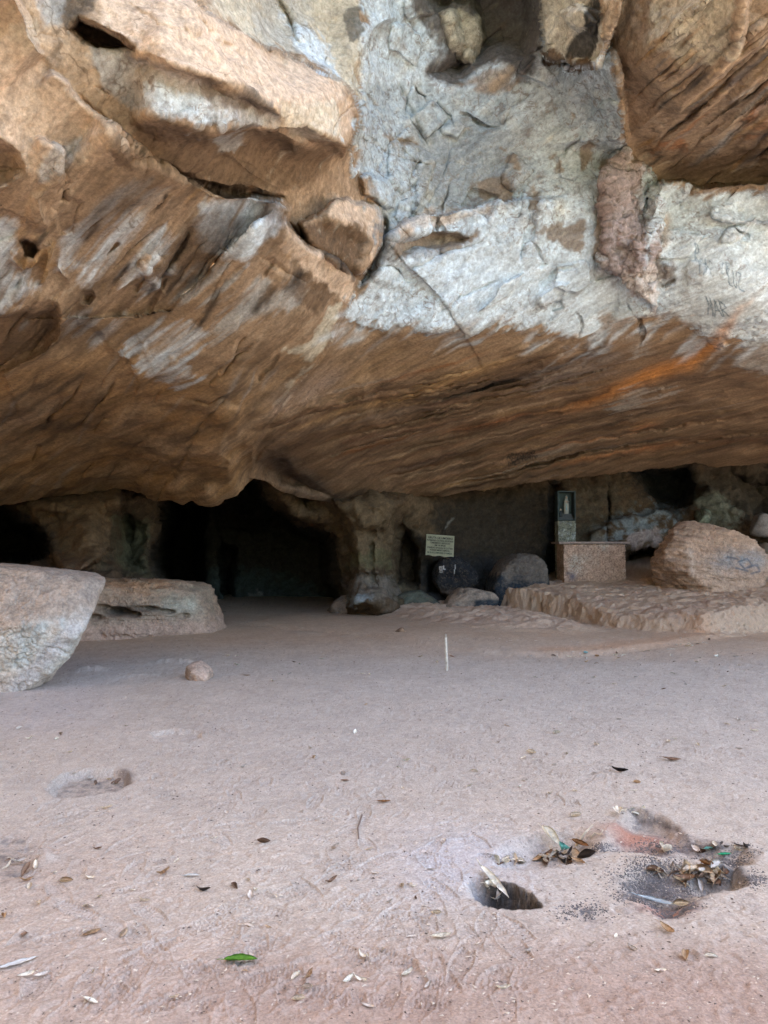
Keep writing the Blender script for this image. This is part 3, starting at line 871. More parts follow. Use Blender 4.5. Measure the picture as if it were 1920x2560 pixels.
# writing carved in and drawn on the rock
FONT = {'A': [[(0, 1), (.5, 0), (1, 1)], [(.2, .62), (.8, .62)]], 'R': [[(0, 1), (0, 0), (.8, .1), (.8, .45), (0, .52), (.9, 1)]], 'M': [[(0, 1), (.1, 0), (.5, .6), (.9, 0), (1, 1)]],
        'N': [[(0, 1), (0, 0), (1, 1), (1, 0)]], 'D': [[(0, 0), (0, 1), (.7, .9), (1, .5), (.7, .1), (0, 0)]], 'O': [[(.5, 0), (1, .3), (1, .7), (.5, 1), (0, .7), (0, .3), (.5, 0)]],
        'C': [[(1, .1), (.5, 0), (0, .4), (0, .7), (.5, 1), (1, .9)]], 'P': [[(0, 1), (0, 0), (.8, .1), (.8, .45), (0, .55)]], 'L': [[(0, 0), (0, 1), (.9, 1)]], 'I': [[(.5, 0), (.5, 1)]],
        'G': [[(1, .1), (.5, 0), (0, .4), (0, .7), (.5, 1), (1, .9), (1, .55), (.6, .55)]], 'T': [[(0, 0), (1, 0)], [(.5, 0), (.5, 1)]], 'U': [[(0, 0), (0, .8), (.5, 1), (1, .8), (1, 0)]],
        'Z': [[(0, 0), (1, 0), (0, 1), (1, 1)]], 'Y': [[(0, 0), (.5, .5), (1, 0)], [(.5, .5), (.3, 1)]], 'B': [[(0, 1), (0, 0), (.8, .2), (0, .5), (.9, .75), (0, 1)]], ' ': []}


def writing(text, x, y, w, h, adv, dirx, up, wd, col, a):
    for ch in text:
        for st in FONT[ch]:
            S.stroke([(x + u * w * dirx[0] - (1 - v) * h * up[0], y + u * w * dirx[1] - (1 - v) * h * up[1]) for u, v in st], wd, col, a, 0)
        x += adv * dirx[0]
        y += adv * dirx[1]


sl = (0.972, -0.235)
writing('ARMANDO', 1270, 1149, 7, 10, 10, sl, (-.12, 1), 1.5, BLACK, .9)
writing('CAMPO', 1280, 1156, 7, 9, 10, sl, (-.12, 1), 1.5, BLACK, .9)
writing('DALLIGNTO', 1271, 1164, 6, 9, 8.6, sl, (-.12, 1), 1.4, BLACK, .8)
INK = (0.10, 0.16, 0.20)
writing('P', 1738, 655, 10, 44, 14, (1, 0), (.05, 1), 1.5, INK, .85)
writing('YMC', 1744, 680, 11, 36, 15, (.97, .2), (.12, 1), 1.4, INK, .7)
writing('CB', 1801, 684, 9, 26, 14, (.95, -.2), (.1, 1), 1.4, INK, .65)
writing('LUZ', 1822, 712, 10, 40, 15, (.9, .3), (.2, 1), 1.5, INK, .85)
writing('MAR', 1772, 786, 14, 42, 18, (.97, .15), (.2, 1), 1.5, INK, .9)

hc = sstep(-6, 14, poly_sd([(1500, 480), (1510, 420), (1530, 385), (1562, 368), (1590, 388), (1620, 420), (1648, 450), (1662, 500), (1652, 580), (1640, 640), (1640, 770), (1600, 740), (1555, 690), (1495, 665), (1505, 600)], S.WX, S.WY, 40))
S.crust = np.maximum(S.crust, hc)
P = unproj(S.PX, S.PY, S.D)
nrm = normals(P)
nrm = np.where((np.sum(nrm * (P - np.array([0, 0, CAMH])), -1) > 0)[..., None], -nrm, nrm)
disp = 0.085 * fbm(P, 0.9, 3, 41) + 0.055 * fbm(along(P, 6), 2.4, 5, 42, .5) + 0.030 * fbm(P, 5.0, 4, 43, .6) * (0.12 + S.crust) + 0.10 * (fbm(along(P, 2), 1.3, 4, 47, .5, True) - .3) * S.crust \
    + 0.024 * fbm(along(P, 11), 8.0, 4, 44, .6) + 0.024 * np.abs(fbm(P, 11.0, 3, 45)) * (0.08 + S.crust) + 0.030 * (fbm(along(P, 3), 2.2, 4, 46, .5, True) - .3)
disp = disp + hc * (.16 * (fbm(P, 2.6, 4, 49, .6, True) - .3) - .10 * np.clip(fbm(P, 7, 2, 50) - .05, 0, 1) + .10 * fbm(P, 4, 3, 53))
P = P + nrm * disp[..., None]
# hidden back of the lip: the roof runs on above the chambers
E = P[-1]
back = []
for k, sdist in enumerate((0.05, 0.15, 0.35, 0.7, 1.3, 2.5, 5, 10, 16)):
    q = E + np.array([0, 1.0, 0.0]) * sdist + np.array([0, 0, 1.0]) * (0.30 * sdist ** 0.8)
    back.append(q + 0.1 * min(1, sdist) * fbm(q, 1.2, 3, 51)[..., None])
front = []
T0 = P[0]
for sdist in (30, 18, 9, 4):
    front.append(T0 + np.array([0, -0.05, 1.0]) * sdist + fbm(T0 + sdist, .3, 3, 52)[..., None] * np.array([0, -1.2, 0]))
P = np.concatenate([np.stack(front), P, np.stack(back)], 0)
Cc = np.concatenate([np.repeat(S.C[:1], len(front), 0), S.C, np.repeat(S.C[-1:], len(back), 0)], 0)
Kc = np.concatenate([np.repeat(S.crust[:1], len(front), 0), S.crust, np.repeat(S.crust[-1:] * 0, len(back), 0)], 0)
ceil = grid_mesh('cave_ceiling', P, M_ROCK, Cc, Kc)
ceil['kind'] = 'structure'

# ------------------------------------------------------------------ cave back wall with chambers and columns
bx = np.concatenate([np.arange(-1500, -160, 60.), np.arange(-160, -10, 10.), np.arange(-10, 1931, 2.6), np.arange(1940, 2150, 10.), np.arange(2150, 3500, 60.)])
by = np.concatenate([np.arange(880, 1140, 20.), np.arange(1140, 1560, 2.6), np.arange(1560, 1760, 14.)])
PYb, PXb = np.meshgrid(by, bx, indexing='ij')
WALL = [(-1500, 1300, 16), (-600, 1300, 17), (0, 1280, 17.5), (200, 1280, 17.2), (330, 1300, 18.4), (450, 1350, 19), (700, 1300, 20), (920, 1300, 19.4), (1100, 1300, 20.8), (1300, 1300, 21.2), (1500, 1300, 21.6), (1700, 1300, 22.0), (1920, 1300, 21.6), (2400, 1300, 20.5), (3500, 1300, 18),
        (0, 1480, 15.6), (200, 1480, 15.6), (330, 1480, 16.5), (700, 1500, 20), (920, 1500, 19.2), (1100, 1500, 20.0), (1300, 1500, 20.6), (1500, 1500, 21), (1700, 1480, 21.2), (1920, 1400, 20.6), (2400, 1450, 19.5),
        (0, 1000, 18.5), (600, 1000, 20.5), (1200, 1000, 22), (1900, 1000, 23), (-1500, 1000, 17), (3500, 1000, 19), (-1500, 1700, 14), (0, 1700, 15.3), (900, 1700, 19), (1900, 1700, 20), (3500, 1700, 17)]
B = Sheet(PXb, PYb, WALL, warp=7, seed=60)
# chambers
B.plate([(-400, 1180), (0, 1200), (60, 1292), (100, 1308), (128, 1335), (140, 1370), (136, 1395), (115, 1412), (70, 1422), (0, 1432), (-400, 1440)], -9.0, 46)
B.plate([(430, 1180), (640, 1150), (680, 1225), (735, 1262), (760, 1300), (800, 1315), (838, 1318), (852, 1350), (850, 1400), (856, 1450), (880, 1490), (890, 1560), (400, 1560), (388, 1466), (370, 1440), (360, 1405), (366, 1365), (386, 1328), (412, 1290)], -6.0, 48)
B.ledge([(535, 1180), (532, 1260), (538, 1350), (545, 1450), (560, 1560)], (500, 1400), 0.8, 60, 14, .02)
B.plate([(540, 1360), (556, 1352), (600, 1365), (600, 1440), (585, 1500), (562, 1525), (546, 1480)], -2.5, 24)
B.plate([(380, 1180), (530, 1180), (525, 1300), (520, 1420), (530, 1500), (400, 1480)], -7.0, 40)
B.bump(690, 1215, 60, 34, 1.6, 30)
B.bump(745, 1275, 70, 30, 1.0, 24)
B.bump(610, 1290, 60, 30, -1.2)
B.bump(790, 1320, 26, 16, -1.2)
# recessed smooth column beside the first chamber and the bulging wall left of it
B.ledge([(300, 1200), (290, 1262), (284, 1310), (270, 1362), (240, 1392), (200, 1420), (160, 1440)], (200, 1330), 1.5, 130, 9, .03)
B.plate([(276, 1290), (330, 1270), (372, 1300), (368, 1400), (376, 1445), (300, 1440), (272, 1400)], -0.9, 40)
B.bump(335, 1250, 90, 34, 1.1)
B.bump(330, 1465, 120, 34, 1.0)
B.bump(150, 1462, 150, 34, .9)
B.bump(340, 1330, 12, 40, 0.35)
B.ledge([(60, 1440), (160, 1420), (262, 1395), (290, 1450), (380, 1470), (450, 1475)], (200, 1500), 0.6, 120, 20, .05)
B.bump(215, 1330, 46, 60, 0.8)
B.bump(120, 1262, 120, 26, .8)
# central column
B.plate([(800, 1230), (1040, 1230), (1010, 1290), (992, 1340), (984, 1420), (996, 1480), (1040, 1545), (800, 1545), (850, 1480), (854, 1400), (846, 1320)], 1.3, 44)
B.bump(905, 1520, 120, 60, .7)
B.bump(890, 1240, 110, 26, 1.0)
B.bump(960, 1530, 70, 20, .6)
B.bump(930, 1280, 50, 40, 0.5)
for x, y0, y1 in ((884, 1300, 1400), (930, 1340, 1470), (958, 1280, 1380), (940, 1430, 1475), (950, 1432, 1478), (926, 1436, 1470)):
    B.groove([(x, y0), (x - 4, y0 * .6 + y1 * .4), (x + 5, y1)], 0.16, 5)
B.bump(890, 1360, 26, 36, 0.3)
B.bump(950, 1320, 30, 30, 0.3)
B.bump(915, 1420, 46, 16, 0.25)

B.bump(1010, 1255, 90, 40, .9)
B.bump(830, 1270, 50, 50, .7)
B.plate([(990, 1345), (1010, 1320), (1035, 1330), (1050, 1370), (1052, 1470), (985, 1470)], -1.3, 16)
B.bump(1050, 1300, 50, 36, 0.5)
B.ledge([(1000, 1300), (1030, 1330), (1048, 1390), (1050, 1440)], (1080, 1380), 0.3, 50, 10)
B.plate([(1060, 1400), (1160, 1400), (1180, 1500), (1050, 1500)], -0.8, 30)
# dark gap left of the shrine, slanted slab on the right, hollow behind the altar
B.plate([(1366, 1200), (1408, 1200), (1408, 1480), (1352, 1480), (1358, 1350)], -1.2, 26)
B.groove([(1522, 1210), (1521, 1290), (1520, 1370)], 0.3, 4)
B.ledge([(1440, 1390), (1500, 1330), (1600, 1300), (1700, 1260)], (1560, 1380), 0.5, 90, 20)
B.plate([(1560, 1376), (1600, 1368), (1648, 1362), (1648, 1500), (1545, 1500)], -1.6, 14)
B.plate([(1560, 1160), (1640, 1150), (1730, 1150), (1760, 1240), (1720, 1290), (1640, 1280), (1600, 1230), (1575, 1200)], -1.8, 40)
B.ledge([(1760, 1200), (1800, 1260), (1860, 1300), (1960, 1350)], (1750, 1330), 0.9, 80, 10)
B.plate([(1820, 1180), (2300, 1150), (2300, 1290), (1960, 1290), (1880, 1290)], -1.8, 40)
B.plate([(1735, 1312), (1748, 1288), (1765, 1282), (1772, 1290), (1755, 1312)], 0.7, 8)
B.begin_colour((0.135, 0.090, 0.052))
B.mix((0.075, 0.052, 0.034), 0.4 + .6 * B.mott_n)
B.mix((0.2, .135, .075), np.clip(B.mott_n * 1.3, 0, .5))
B.paint([(-50, 1230), (300, 1230), (290, 1300), (262, 1390), (200, 1420), (120, 1420), (150, 1360)], (0.185, .118, .06), .7, 20, .3)
B.paint([(60, 1430), (270, 1400), (330, 1460), (470, 1475), (470, 1600), (0, 1600)], (0.17, .105, .065), .8, 16, .2)
B.mix(GREEN, np.clip(B.bw[0] * .8, 0, .45) * sstep(1260, 1380, B.PY))
B.paint([(280, 1290), (330, 1270), (375, 1300), (368, 1400), (380, 1450), (300, 1440)], GREEN, .7, 14, .3)
B.paint([(-300, 1180), (60, 1290), (128, 1330), (140, 1380), (110, 1410), (-300, 1440)], (0.05, .045, .04), .9, 14)  # shade of the left chamber's depth, painted dark
B.paint([(430, 1200), (600, 1180), (740, 1280), (840, 1325), (856, 1400), (860, 1560), (400, 1560), (376, 1440), (370, 1380), (400, 1320)], (0.060, .053, .042), .9, 16, .1)  # shade inside the large chamber, put into the wall colour
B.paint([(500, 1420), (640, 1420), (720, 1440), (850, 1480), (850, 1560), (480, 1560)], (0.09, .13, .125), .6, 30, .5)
B.paint([(620, 1480), (670, 1470), (660, 1520), (630, 1520)], GREY, .6, 14, .5)
B.paint([(625, 1170), (720, 1180), (800, 1240), (870, 1262), (868, 1350), (800, 1328), (740, 1305), (680, 1270)], (0.21, .140, .078), .9, 14, .3)
B.paint([(855, 1240), (990, 1240), (985, 1420), (860, 1420)], (0.185, 0.135, 0.078), .8, 14, .4)
B.paint([(870, 1380), (980, 1370), (980, 1420), (870, 1420)], (0.17, 0.16, 0.085), .7, 14, .5)
B.paint([(860, 1440), (985, 1435), (1000, 1500), (850, 1520)], (.26, .235, .2), .6, 14, .6, crust=.7)
B.paint([(855, 1490), (925, 1480), (930, 1510), (860, 1520)], (0.35, 0.42, 0.45), .7, 8, .4)
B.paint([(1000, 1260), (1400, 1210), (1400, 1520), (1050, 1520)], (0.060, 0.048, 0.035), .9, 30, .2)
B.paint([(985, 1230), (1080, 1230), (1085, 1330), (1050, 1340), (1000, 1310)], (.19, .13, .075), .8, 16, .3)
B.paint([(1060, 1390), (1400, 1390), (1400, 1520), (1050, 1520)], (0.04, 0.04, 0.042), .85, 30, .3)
B.paint([(1480, 1330), (1540, 1290), (1620, 1262), (1720, 1270), (1700, 1320), (1560, 1350), (1500, 1375)], (0.30, 0.36, 0.385), .8, 18, .6, stretch=1)
B.paint([(1560, 1350), (1640, 1310), (1650, 1360), (1570, 1372)], (0.45, 0.38, 0.36), .8, 10, .2)
B.paint([(1400, 1190), (1580, 1180), (1570, 1280), (1470, 1320), (1400, 1380)], (0.11, 0.088, 0.06), .8, 20, .4, stretch=1)
B.paint([(1560, 1180), (2300, 1140), (2300, 1300), (1850, 1300), (1750, 1240)], (0.09, 0.08, 0.065), .7, 26, .4)
B.paint([(1440, 1350), (1500, 1300), (1520, 1370), (1450, 1390)], (0.20, .16, .11), .7, 16, .5)
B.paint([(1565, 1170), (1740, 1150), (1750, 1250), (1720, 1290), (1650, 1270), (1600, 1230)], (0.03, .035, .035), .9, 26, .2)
B.paint([(1740, 1240), (1800, 1230), (1860, 1310), (1800, 1330), (1740, 1310)], (0.24, 0.26, 0.2), .7, 18, .5)
B.paint([(1735, 1312), (1748, 1288), (1765, 1282), (1772, 1290), (1755, 1312)], (0.36, 0.42, 0.32), .9, 4)
B.stroke([(1520, 1200), (1521, 1290), (1520, 1370)], 3, BLACK, .8, .1)
B.stroke([(1110, 1325), (1135, 1292)], 2.5, GREY, .6, .2)
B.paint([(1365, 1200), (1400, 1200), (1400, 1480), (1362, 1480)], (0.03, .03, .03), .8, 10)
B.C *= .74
Pw = unproj(B.PX, B.PY, B.D)
nw = normals(Pw)
nw = np.where((np.sum(nw * (Pw - np.array([0, 0, CAMH])), -1) > 0)[..., None], -nw, nw)
Pw = Pw + nw * ((0.34 - .20 * sstep(520, 420, B.PX)) * fbm(Pw, .8, 5, 81, .55) + 0.08 * fbm(along(Pw, 3), 3.5, 4, 82, .6) + .14 * (fbm(Pw, 1.3, 3, 83, .5, True) - .3))[..., None]
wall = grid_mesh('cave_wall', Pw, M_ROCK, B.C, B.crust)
wall['kind'] = 'structure'

# added rock wall left of the photographer, out of frame, blocks the sky there
sy, sz = np.meshgrid(np.linspace(-34, 26, 120), np.linspace(-1, 26, 60), indexing='ij')
Q = np.stack([-9.6 - 0.16 * np.maximum(sy, 0) + 0.25 * (sz - 4) * (sz > 4) * 0.2, sy, sz], -1)
Q[..., 0] += 0.9 * fbm(Q, .3, 4, 91) + .2 * fbm(Q, 1.4, 3, 92)
side = grid_mesh('added_cliff_wall', Q, M_ROCK, np.ones(Q.shape) * np.array(TAN), np.zeros(Q.shape[:2]))
side['kind'] = 'structure'

# ------------------------------------------------------------------ ground
def proj0(x, y):
    """Photograph point of a place on the z=0 plane (for laying out floor features)."""
    y = np.maximum(y, 0.4)
    k = y * CP - CAMH * SP
    return 960 + F * x / k, 1280 - F * (-CAMH * CP - y * SP) / k


def W2(pts):
    """(px, py, z) -> list of floor xy."""
    return [tuple(on_ground(p[0], p[1], p[2] if len(p) > 2 else 0.0)) for p in pts]


def XYZ(px, Y, z):
    dx, _ = ray(px, 1500)
    return (dx * Y, Y, z)


PLAT = [XYZ(1248, 19.2, 0)[:2], XYZ(1254, 18.6, 0)[:2], XYZ(1275, 18.25, 0)[:2], XYZ(1310, 17.9, 0)[:2]] + W2([(1400, 1553), (1470, 1563), (1545, 1576), (1600, 1581), (1700, 1589), (1760, 1593), (1850, 1586), (1930, 1576), (2300, 1566)]) + [(22, 16), (22, 30), (3.6, 30)]
PTOP = [XYZ(1290, 18.1, .52), XYZ(1400, 17.15, .49), XYZ(1470, 16.5, .42), XYZ(1505, 15.9, .28), XYZ(1545, 15.3, .10), XYZ(1600, 15.0, .2), XYZ(1650, 14.9, .30), XYZ(1720, 14.6, .37), XYZ(1850, 14.6, .37), XYZ(1930, 14.9, .4),
        XYZ(1410, 19, .765), XYZ(1570, 19, .765), XYZ(1280, 19.5, .6), XYZ(1650, 17.6, .66), XYZ(1780, 17.0, .6), XYZ(1900, 17.5, .72), XYZ(1560, 17, .5), XYZ(1930, 20, 1.7), XYZ(1800, 20.5, 1.3), XYZ(1500, 21, .85), XYZ(1280, 21.5, .7), (20, 18, .8), (20, 26, 2.4), (4, 28, 1.5)]


def tps_w(ctrl, x, y):
    return tps([(a * 50, b * 50, c) for a, b, c in ctrl], x * 50, y * 50)


MOUND = W2([(850, 1508), (960, 1502), (1100, 1522), (1250, 1535), (1400, 1556), (1500, 1582), (1400, 1592), (1200, 1582), (1050, 1566), (930, 1545)])
SHELF = W2([(600, 1560), (900, 1590), (1200, 1636), (1390, 1642), (1480, 1638), (1600, 1626), (1700, 1614), (1770, 1600), (1900, 1585), (1900, 1560), (1200, 1530), (800, 1530)])
HOLE1 = W2([(1178, 2186), (1217, 2200), (1281, 2216), (1330, 2240), (1356, 2268), (1300, 2273), (1255, 2271), (1205, 2260), (1165, 2235), (1150, 2200)])
BOWL = W2([(1225, 2168), (1240, 2130), (1290, 2090), (1360, 2070), (1440, 2075), (1500, 2090), (1490, 2130), (1440, 2160), (1350, 2176), (1280, 2176)])
HOLE2 = W2([(1568, 2018), (1640, 2034), (1692, 2060), (1722, 2092), (1800, 2108), (1868, 2112), (1888, 2135), (1888, 2162), (1840, 2168), (1760, 2150), (1700, 2145), (1640, 2150), (1600, 2130), (1560, 2130), (1500, 2130), (1510, 2100), (1530, 2075), (1555, 2045)])
HOLE3 = W2([(1565, 2180), (1640, 2165), (1760, 2170), (1835, 2165), (1855, 2180), (1868, 2205), (1850, 2222), (1790, 2232), (1760, 2250), (1720, 2282), (1660, 2292), (1620, 2275), (1590, 2240), (1545, 2225), (1535, 2200)])
HOLE4 = W2([(1730, 2175), (1780, 2168), (1838, 2166), (1866, 2205), (1830, 2222), (1760, 2226), (1740, 2200)])
LPIT = W2([(130, 1950), (170, 1930), (230, 1922), (290, 1922), (322, 1932), (322, 1955), (290, 1975), (230, 1988), (150, 1995), (120, 1975)])
LPIT2 = W2([(380, 1832), (440, 1822), (505, 1825), (508, 1840), (470, 1852), (400, 1850)])
LPIT3 = W2([(-60, 2120), (30, 2080), (100, 2100), (118, 2140), (80, 2185), (0, 2215), (-80, 2215)])


def flat3(x, y):
    return np.stack([x, y, 0 * x], -1)


def ground_height(x, y, fine=True):
    x = np.asarray(x, float)
    y = np.asarray(y, float)
    q = flat3(x, y)
    near = np.exp(-np.maximum(np.hypot(x, y - 8) - 14, 0) / 6)
    qx = x + 0.05 * fbm(q, 2.2, 3, 101) + 0.022 * fbm(q, 12, 3, 114)
    qy = y + 0.05 * fbm(q, 2.2, 3, 102) + 0.022 * fbm(q, 12, 3, 115)
    big = fbm(q, 0.28, 3, 103)
    h = (5.0 + 12.0 * sstep(5, -9, x)) * sstep(-9, -27, y + 3 * fbm(q, .05, 3, 99)) + 0.05 * big * sstep(2, 7, y) + 0.02 * fbm(q, 1.0, 3, 104) * near  # first term is an added unseen hill behind the camera, blocks low sky
    if fine:
        h = h + near * (0.009 * fbm(q, 4.5, 4, 105, .6) + 0.005 * fbm(q, 17, 3, 106, .6))
    # raised rock platform on the right
    wx = x + 0.13 * fbm(q, 1.3, 2, 107)
    wy = y + 0.13 * fbm(q, 1.3, 2, 108)
    sd = poly_sd(PLAT, wx, wy, 1.0)
    m = sd > -0.3
    top = np.zeros(x.shape)
    if m.any():
        top[m] = tps_w(PTOP, x[m], y[m])
        qq = q[m]
        rip = fbm(qq * np.array([.38, 1.15, 1]) + 0.25 * qq[:, [1, 0, 2]], 1.9, 4, 109, .55, True)
        tq = top[m] / .10 + 1.1 * fbm(qq, .9, 3, 116)
        fr = tq - np.floor(tq)
        top[m] = top[m] + .06 * (sstep(.3, .7, fr) - fr)
        top[m] = np.maximum(top[m] + 0.065 * rip + 0.045 * fbm(qq, 5, 4, 110, .6), 0.03)
    ew = 0.12 + (0.15 + 0.6 * np.clip(fbm(q, .8, 3, 112), 0, 1)) * sstep(4.6, 6.0, x)
    h = h + top * sstep(-0.06, ew, sd + .015 * fbm(q, 5, 3, 113))
    sd = poly_sd(MOUND, wx, wy, 2.0)
    h = h + (0.10 + 0.16 * fbm(q * np.array([.6, 1.2, 1]), 2.0, 4, 111, .55, True)) * sstep(-.3, 0.8, sd)
    sd = poly_sd(SHELF, wx, wy, 2.0)
    h = h + 0.055 * sstep(-.10, 0.22, sd)
    # hollows scooped out of the floor
    for poly, dep, w in ((BOWL, .085, .14), (HOLE2, .07, .10), (HOLE3, .06, .13), (HOLE4, .07, .06), (LPIT, .055, .045), (LPIT2, .03, .04), (LPIT3, .02, .10)):
        sd = poly_sd(poly, qx, qy, 1.0)
        h = h - dep * sstep(-0.02, w, sd)
    sd = poly_sd(HOLE1, qx, qy, 1.0)
    hx = sstep(on_ground(1150, 2230)[0], on_ground(1270, 2240)[0], x)
    h = h - 0.30 * sstep(-0.01, 0.03 + 0.10 * (1 - hx), sd) * (.12 + .88 * hx)
    gx, gy = on_ground(1590, 2085)
    h = h + 0.045 * np.exp(-((x - gx) / .22) ** 2 - ((y - gy) / .14) ** 2)
    gx, gy = on_ground(1630, 2290)
    h = h + 0.03 * np.exp(-((x - on_ground(1600, 2160)[0]) / .25) ** 2 - ((y - on_ground(1600, 2160)[1]) / .07) ** 2)
    gx, gy = on_ground(112, 2148)
    for ax, ay, aw, ah, hh in ((228, 1676, .22, .10, .055), (432, 1656, .28, .12, .05), (330, 1690, .3, .2, .02)):
        px_, py_ = on_ground(ax, ay)
        h = h + hh * np.exp(-((x - px_) / aw) ** 4 - ((y - py_) / ah) ** 2) * (1 + 1.2 * fbm(q, 9, 3, 117))
    h = h + 0.04 * np.exp(-((x - gx) / .05) ** 2 - ((y - gy) / .05) ** 2)
    return h


th_f = np.arange(-0.52, 0.521, ST / F * 0.93)
ang = np.concatenate([np.linspace(-math.pi, -0.56, 60), th_f, np.linspace(0.56, math.pi, 60)])
dy_rows = np.arange(1240, 100, -2.1)
rad = np.concatenate([[0.01, 0.4, 0.9, 1.5, 2.0], np.sort(np.concatenate([CAMH * F / dy_rows, np.arange(13.4, 20.5, .034), np.arange(3.15, 4.75, .0045)])), [31, 33, 36, 40, 46, 55, 70, 100, 160, 260, 420, 700, 1100]])
AA, RR = np.meshgrid(ang, rad, indexing='ij')
AA, RR = AA.T, RR.T
GX, GY = RR * np.sin(AA), RR * np.cos(AA)
GZ = ground_height(GX, GY)
gn = np.gradient(GZ, axis=0) / np.maximum(np.gradient(RR, axis=0), 1e-4)
steep = sstep(.5, 1.4, np.abs(gn)) * (GY > 2.9) * (GY < 5)
qp = np.stack([GX, GY, GZ], -1)
GX = GX + steep * .016 * fbm(qp, 24, 4, 136, .65)
GY = GY + steep * .022 * fbm(qp, 22, 4, 137, .65)
pe = sstep(-.7, -.1, poly_sd(PLAT, GX, GY, 1.0)) * sstep(30, 26, GY)
qp = np.stack([GX, GY, GZ], -1)
GX = GX + pe * (.08 * fbm(qp, 2.6, 4, 131, .6) + .07 * fbm(qp * np.array([1, 1, 2.6]), 5, 4, 132, .65))
GY = GY + pe * (.06 * fbm(qp, 2.6, 4, 133, .6) + .11 * fbm(qp * np.array([1, 1, 2.6]), 5, 4, 134, .65))
GZ = GZ + pe * .03 * fbm(qp, 6, 3, 135)
# shoe prints trodden into the dust
rnd = random.Random(12)
for i in range(330):
    if rnd.random() < .7:
        px, py = rnd.uniform(60, 1300), rnd.uniform(1900, 2520)
    else:
        px, py = rnd.uniform(300, 1950), rnd.uniform(1760, 2000)
    fx, fy = on_ground(px, py)
    an = rnd.uniform(0, math.pi * 2)
    c, s_ = math.cos(an), math.sin(an)
    L_, Wd = rnd.uniform(.22, .28), rnd.uniform(.085, .1)
    m = (np.abs(GX - fx) < .2) & (np.abs(GY - fy) < .2)
    if not m.any():
        continue
    x, y = GX[m] - fx, GY[m] - fy
    u, v = x * c + y * s_, -x * s_ + y * c
    part = rnd.random()
    wl = Wd * .5 * (0.85 + 0.2 * np.cos(u / L_ * 5.5))
    ins = sstep(1.05, .85, np.abs(v) / wl) * sstep(1.05, .92, np.abs(u) / (L_ / 2))
    if part < .6:
        ins = ins * (sstep(-.02, .03, u) if part < .35 else sstep(.02, -.03, u))
    wave = rnd.uniform(.016, .026)
    tread = np.sin(2 * math.pi * (u + rnd.uniform(-.4, .4) * np.abs(v) + 0.004 * np.sin(v * 180)) / wave)
    rim = np.exp(-((np.abs(v) / wl - 1.05) / .12) ** 2) * (np.abs(u) < L_ / 2)
    a = rnd.uniform(.3, 1) 
    GZ[m] += a * (ins * (-0.006 + 0.0032 * tread) + 0.005 * rim)

# crescents and scuffs left by heels and toes
for i in range(1300):
    px, py = rnd.uniform(-20, 1940), 1700 + 860 * rnd.random() ** 1.2
    fx, fy = on_ground(px, py)
    m = (np.abs(GX - fx) < .16) & (np.abs(GY - fy) < .16)
    x, y = GX[m] - fx, GY[m] - fy
    rr_, aa_ = rnd.uniform(.03, .10), rnd.uniform(0, 6.28)
    d = np.hypot(x, y)
    w_ = np.clip(np.cos(np.arctan2(y, x) - aa_), 0, 1) ** rnd.uniform(1, 4)
    GZ[m] += rnd.uniform(.002, .0055) * w_ * (np.exp(-((d - rr_) / .014) ** 2) - .9 * np.exp(-((d - rr_ + .022) / .016) ** 2))
GPX, GPY = proj0(GX, GY)
Q = np.stack([GX, GY, GZ * 2.2], -1)
GC = np.zeros(GX.shape + (3,))
GC[:] = (0.425, 0.368, 0.312)
n_big = fbm(Q, .55, 4, 121)
n_mid = fbm(Q, 2.6, 5, 122, .6)
n_fin = fbm(Q, 14, 4, 123, .65)


def gmix(col, k):
    GC[:] += (np.asarray(col) - GC) * np.clip(k, 0, 1)[..., None]


ahead = (GY > 1.0)
gmix((0.392, 0.350, 0.308), np.clip(n_big * 1.2 + .1, 0, .8) * ahead)
gmix((0.315, 0.228, 0.185), np.clip(sstep(2220, 2520, GPY) * .85 + n_big * .5, 0, .9) * sstep(2150, 2400, GPY) * ahead)
gmix((0.385, 0.312, 0.262), np.clip(sstep(2000, 2200, GPY) * sstep(700, 100, GPX) * .7 + n_mid * .3, 0, .7) * ahead * sstep(1900, 2100, GPY))
gmix((0.490, 0.358, 0.248), np.clip(sstep(1680, 1580, GPY) * .9 + n_big * .3, 0, .9) * sstep(1720, 1640, GPY) * ahead)
gmix((0.418, 0.366, 0.314), np.clip(sstep(1640, 1720, GPY) * sstep(1950, 1750, GPY) * sstep(700, 1200, GPX) * .8 + .3 * n_mid, 0, .8) * ahead)
gmix((0.43, 0.39, 0.37), np.clip(sstep(420, 60, GPX) * sstep(1600, 1680, GPY) * sstep(1900, 1720, GPY), 0, .7) * ahead)
gmix((0.43, 0.325, 0.24), np.clip(poly_sd(PLAT, GX, GY, .6) * 3, 0, .8) * (.8 + .5 * n_mid))
gmix((0.30, 0.20, 0.155), np.clip(n_mid * 1.6 - .05, 0, .7) * np.clip(poly_sd(PLAT, GX, GY, .6) * 4, 0, 1))
gmix((0.43, 0.32, 0.24), np.clip(poly_sd(MOUND, GX, GY, .6) * 3, 0, .8))
gmix((0.48, 0.31, 0.20), np.clip(np.exp(-(line_d(W2([(1380, 1632), (1480, 1628), (1600, 1616), (1750, 1592)]), GX, GY, 2)[0] / .35) ** 2) * .8, 0, 1))
gmix((0.44, 0.42, 0.425), np.clip(.75 + 1.2 * n_mid, 0, .8) * np.exp(-((GX - on_ground(1150, 2150)[0]) / .35) ** 2 - ((GY - on_ground(1150, 2150)[1]) / .5) ** 2))
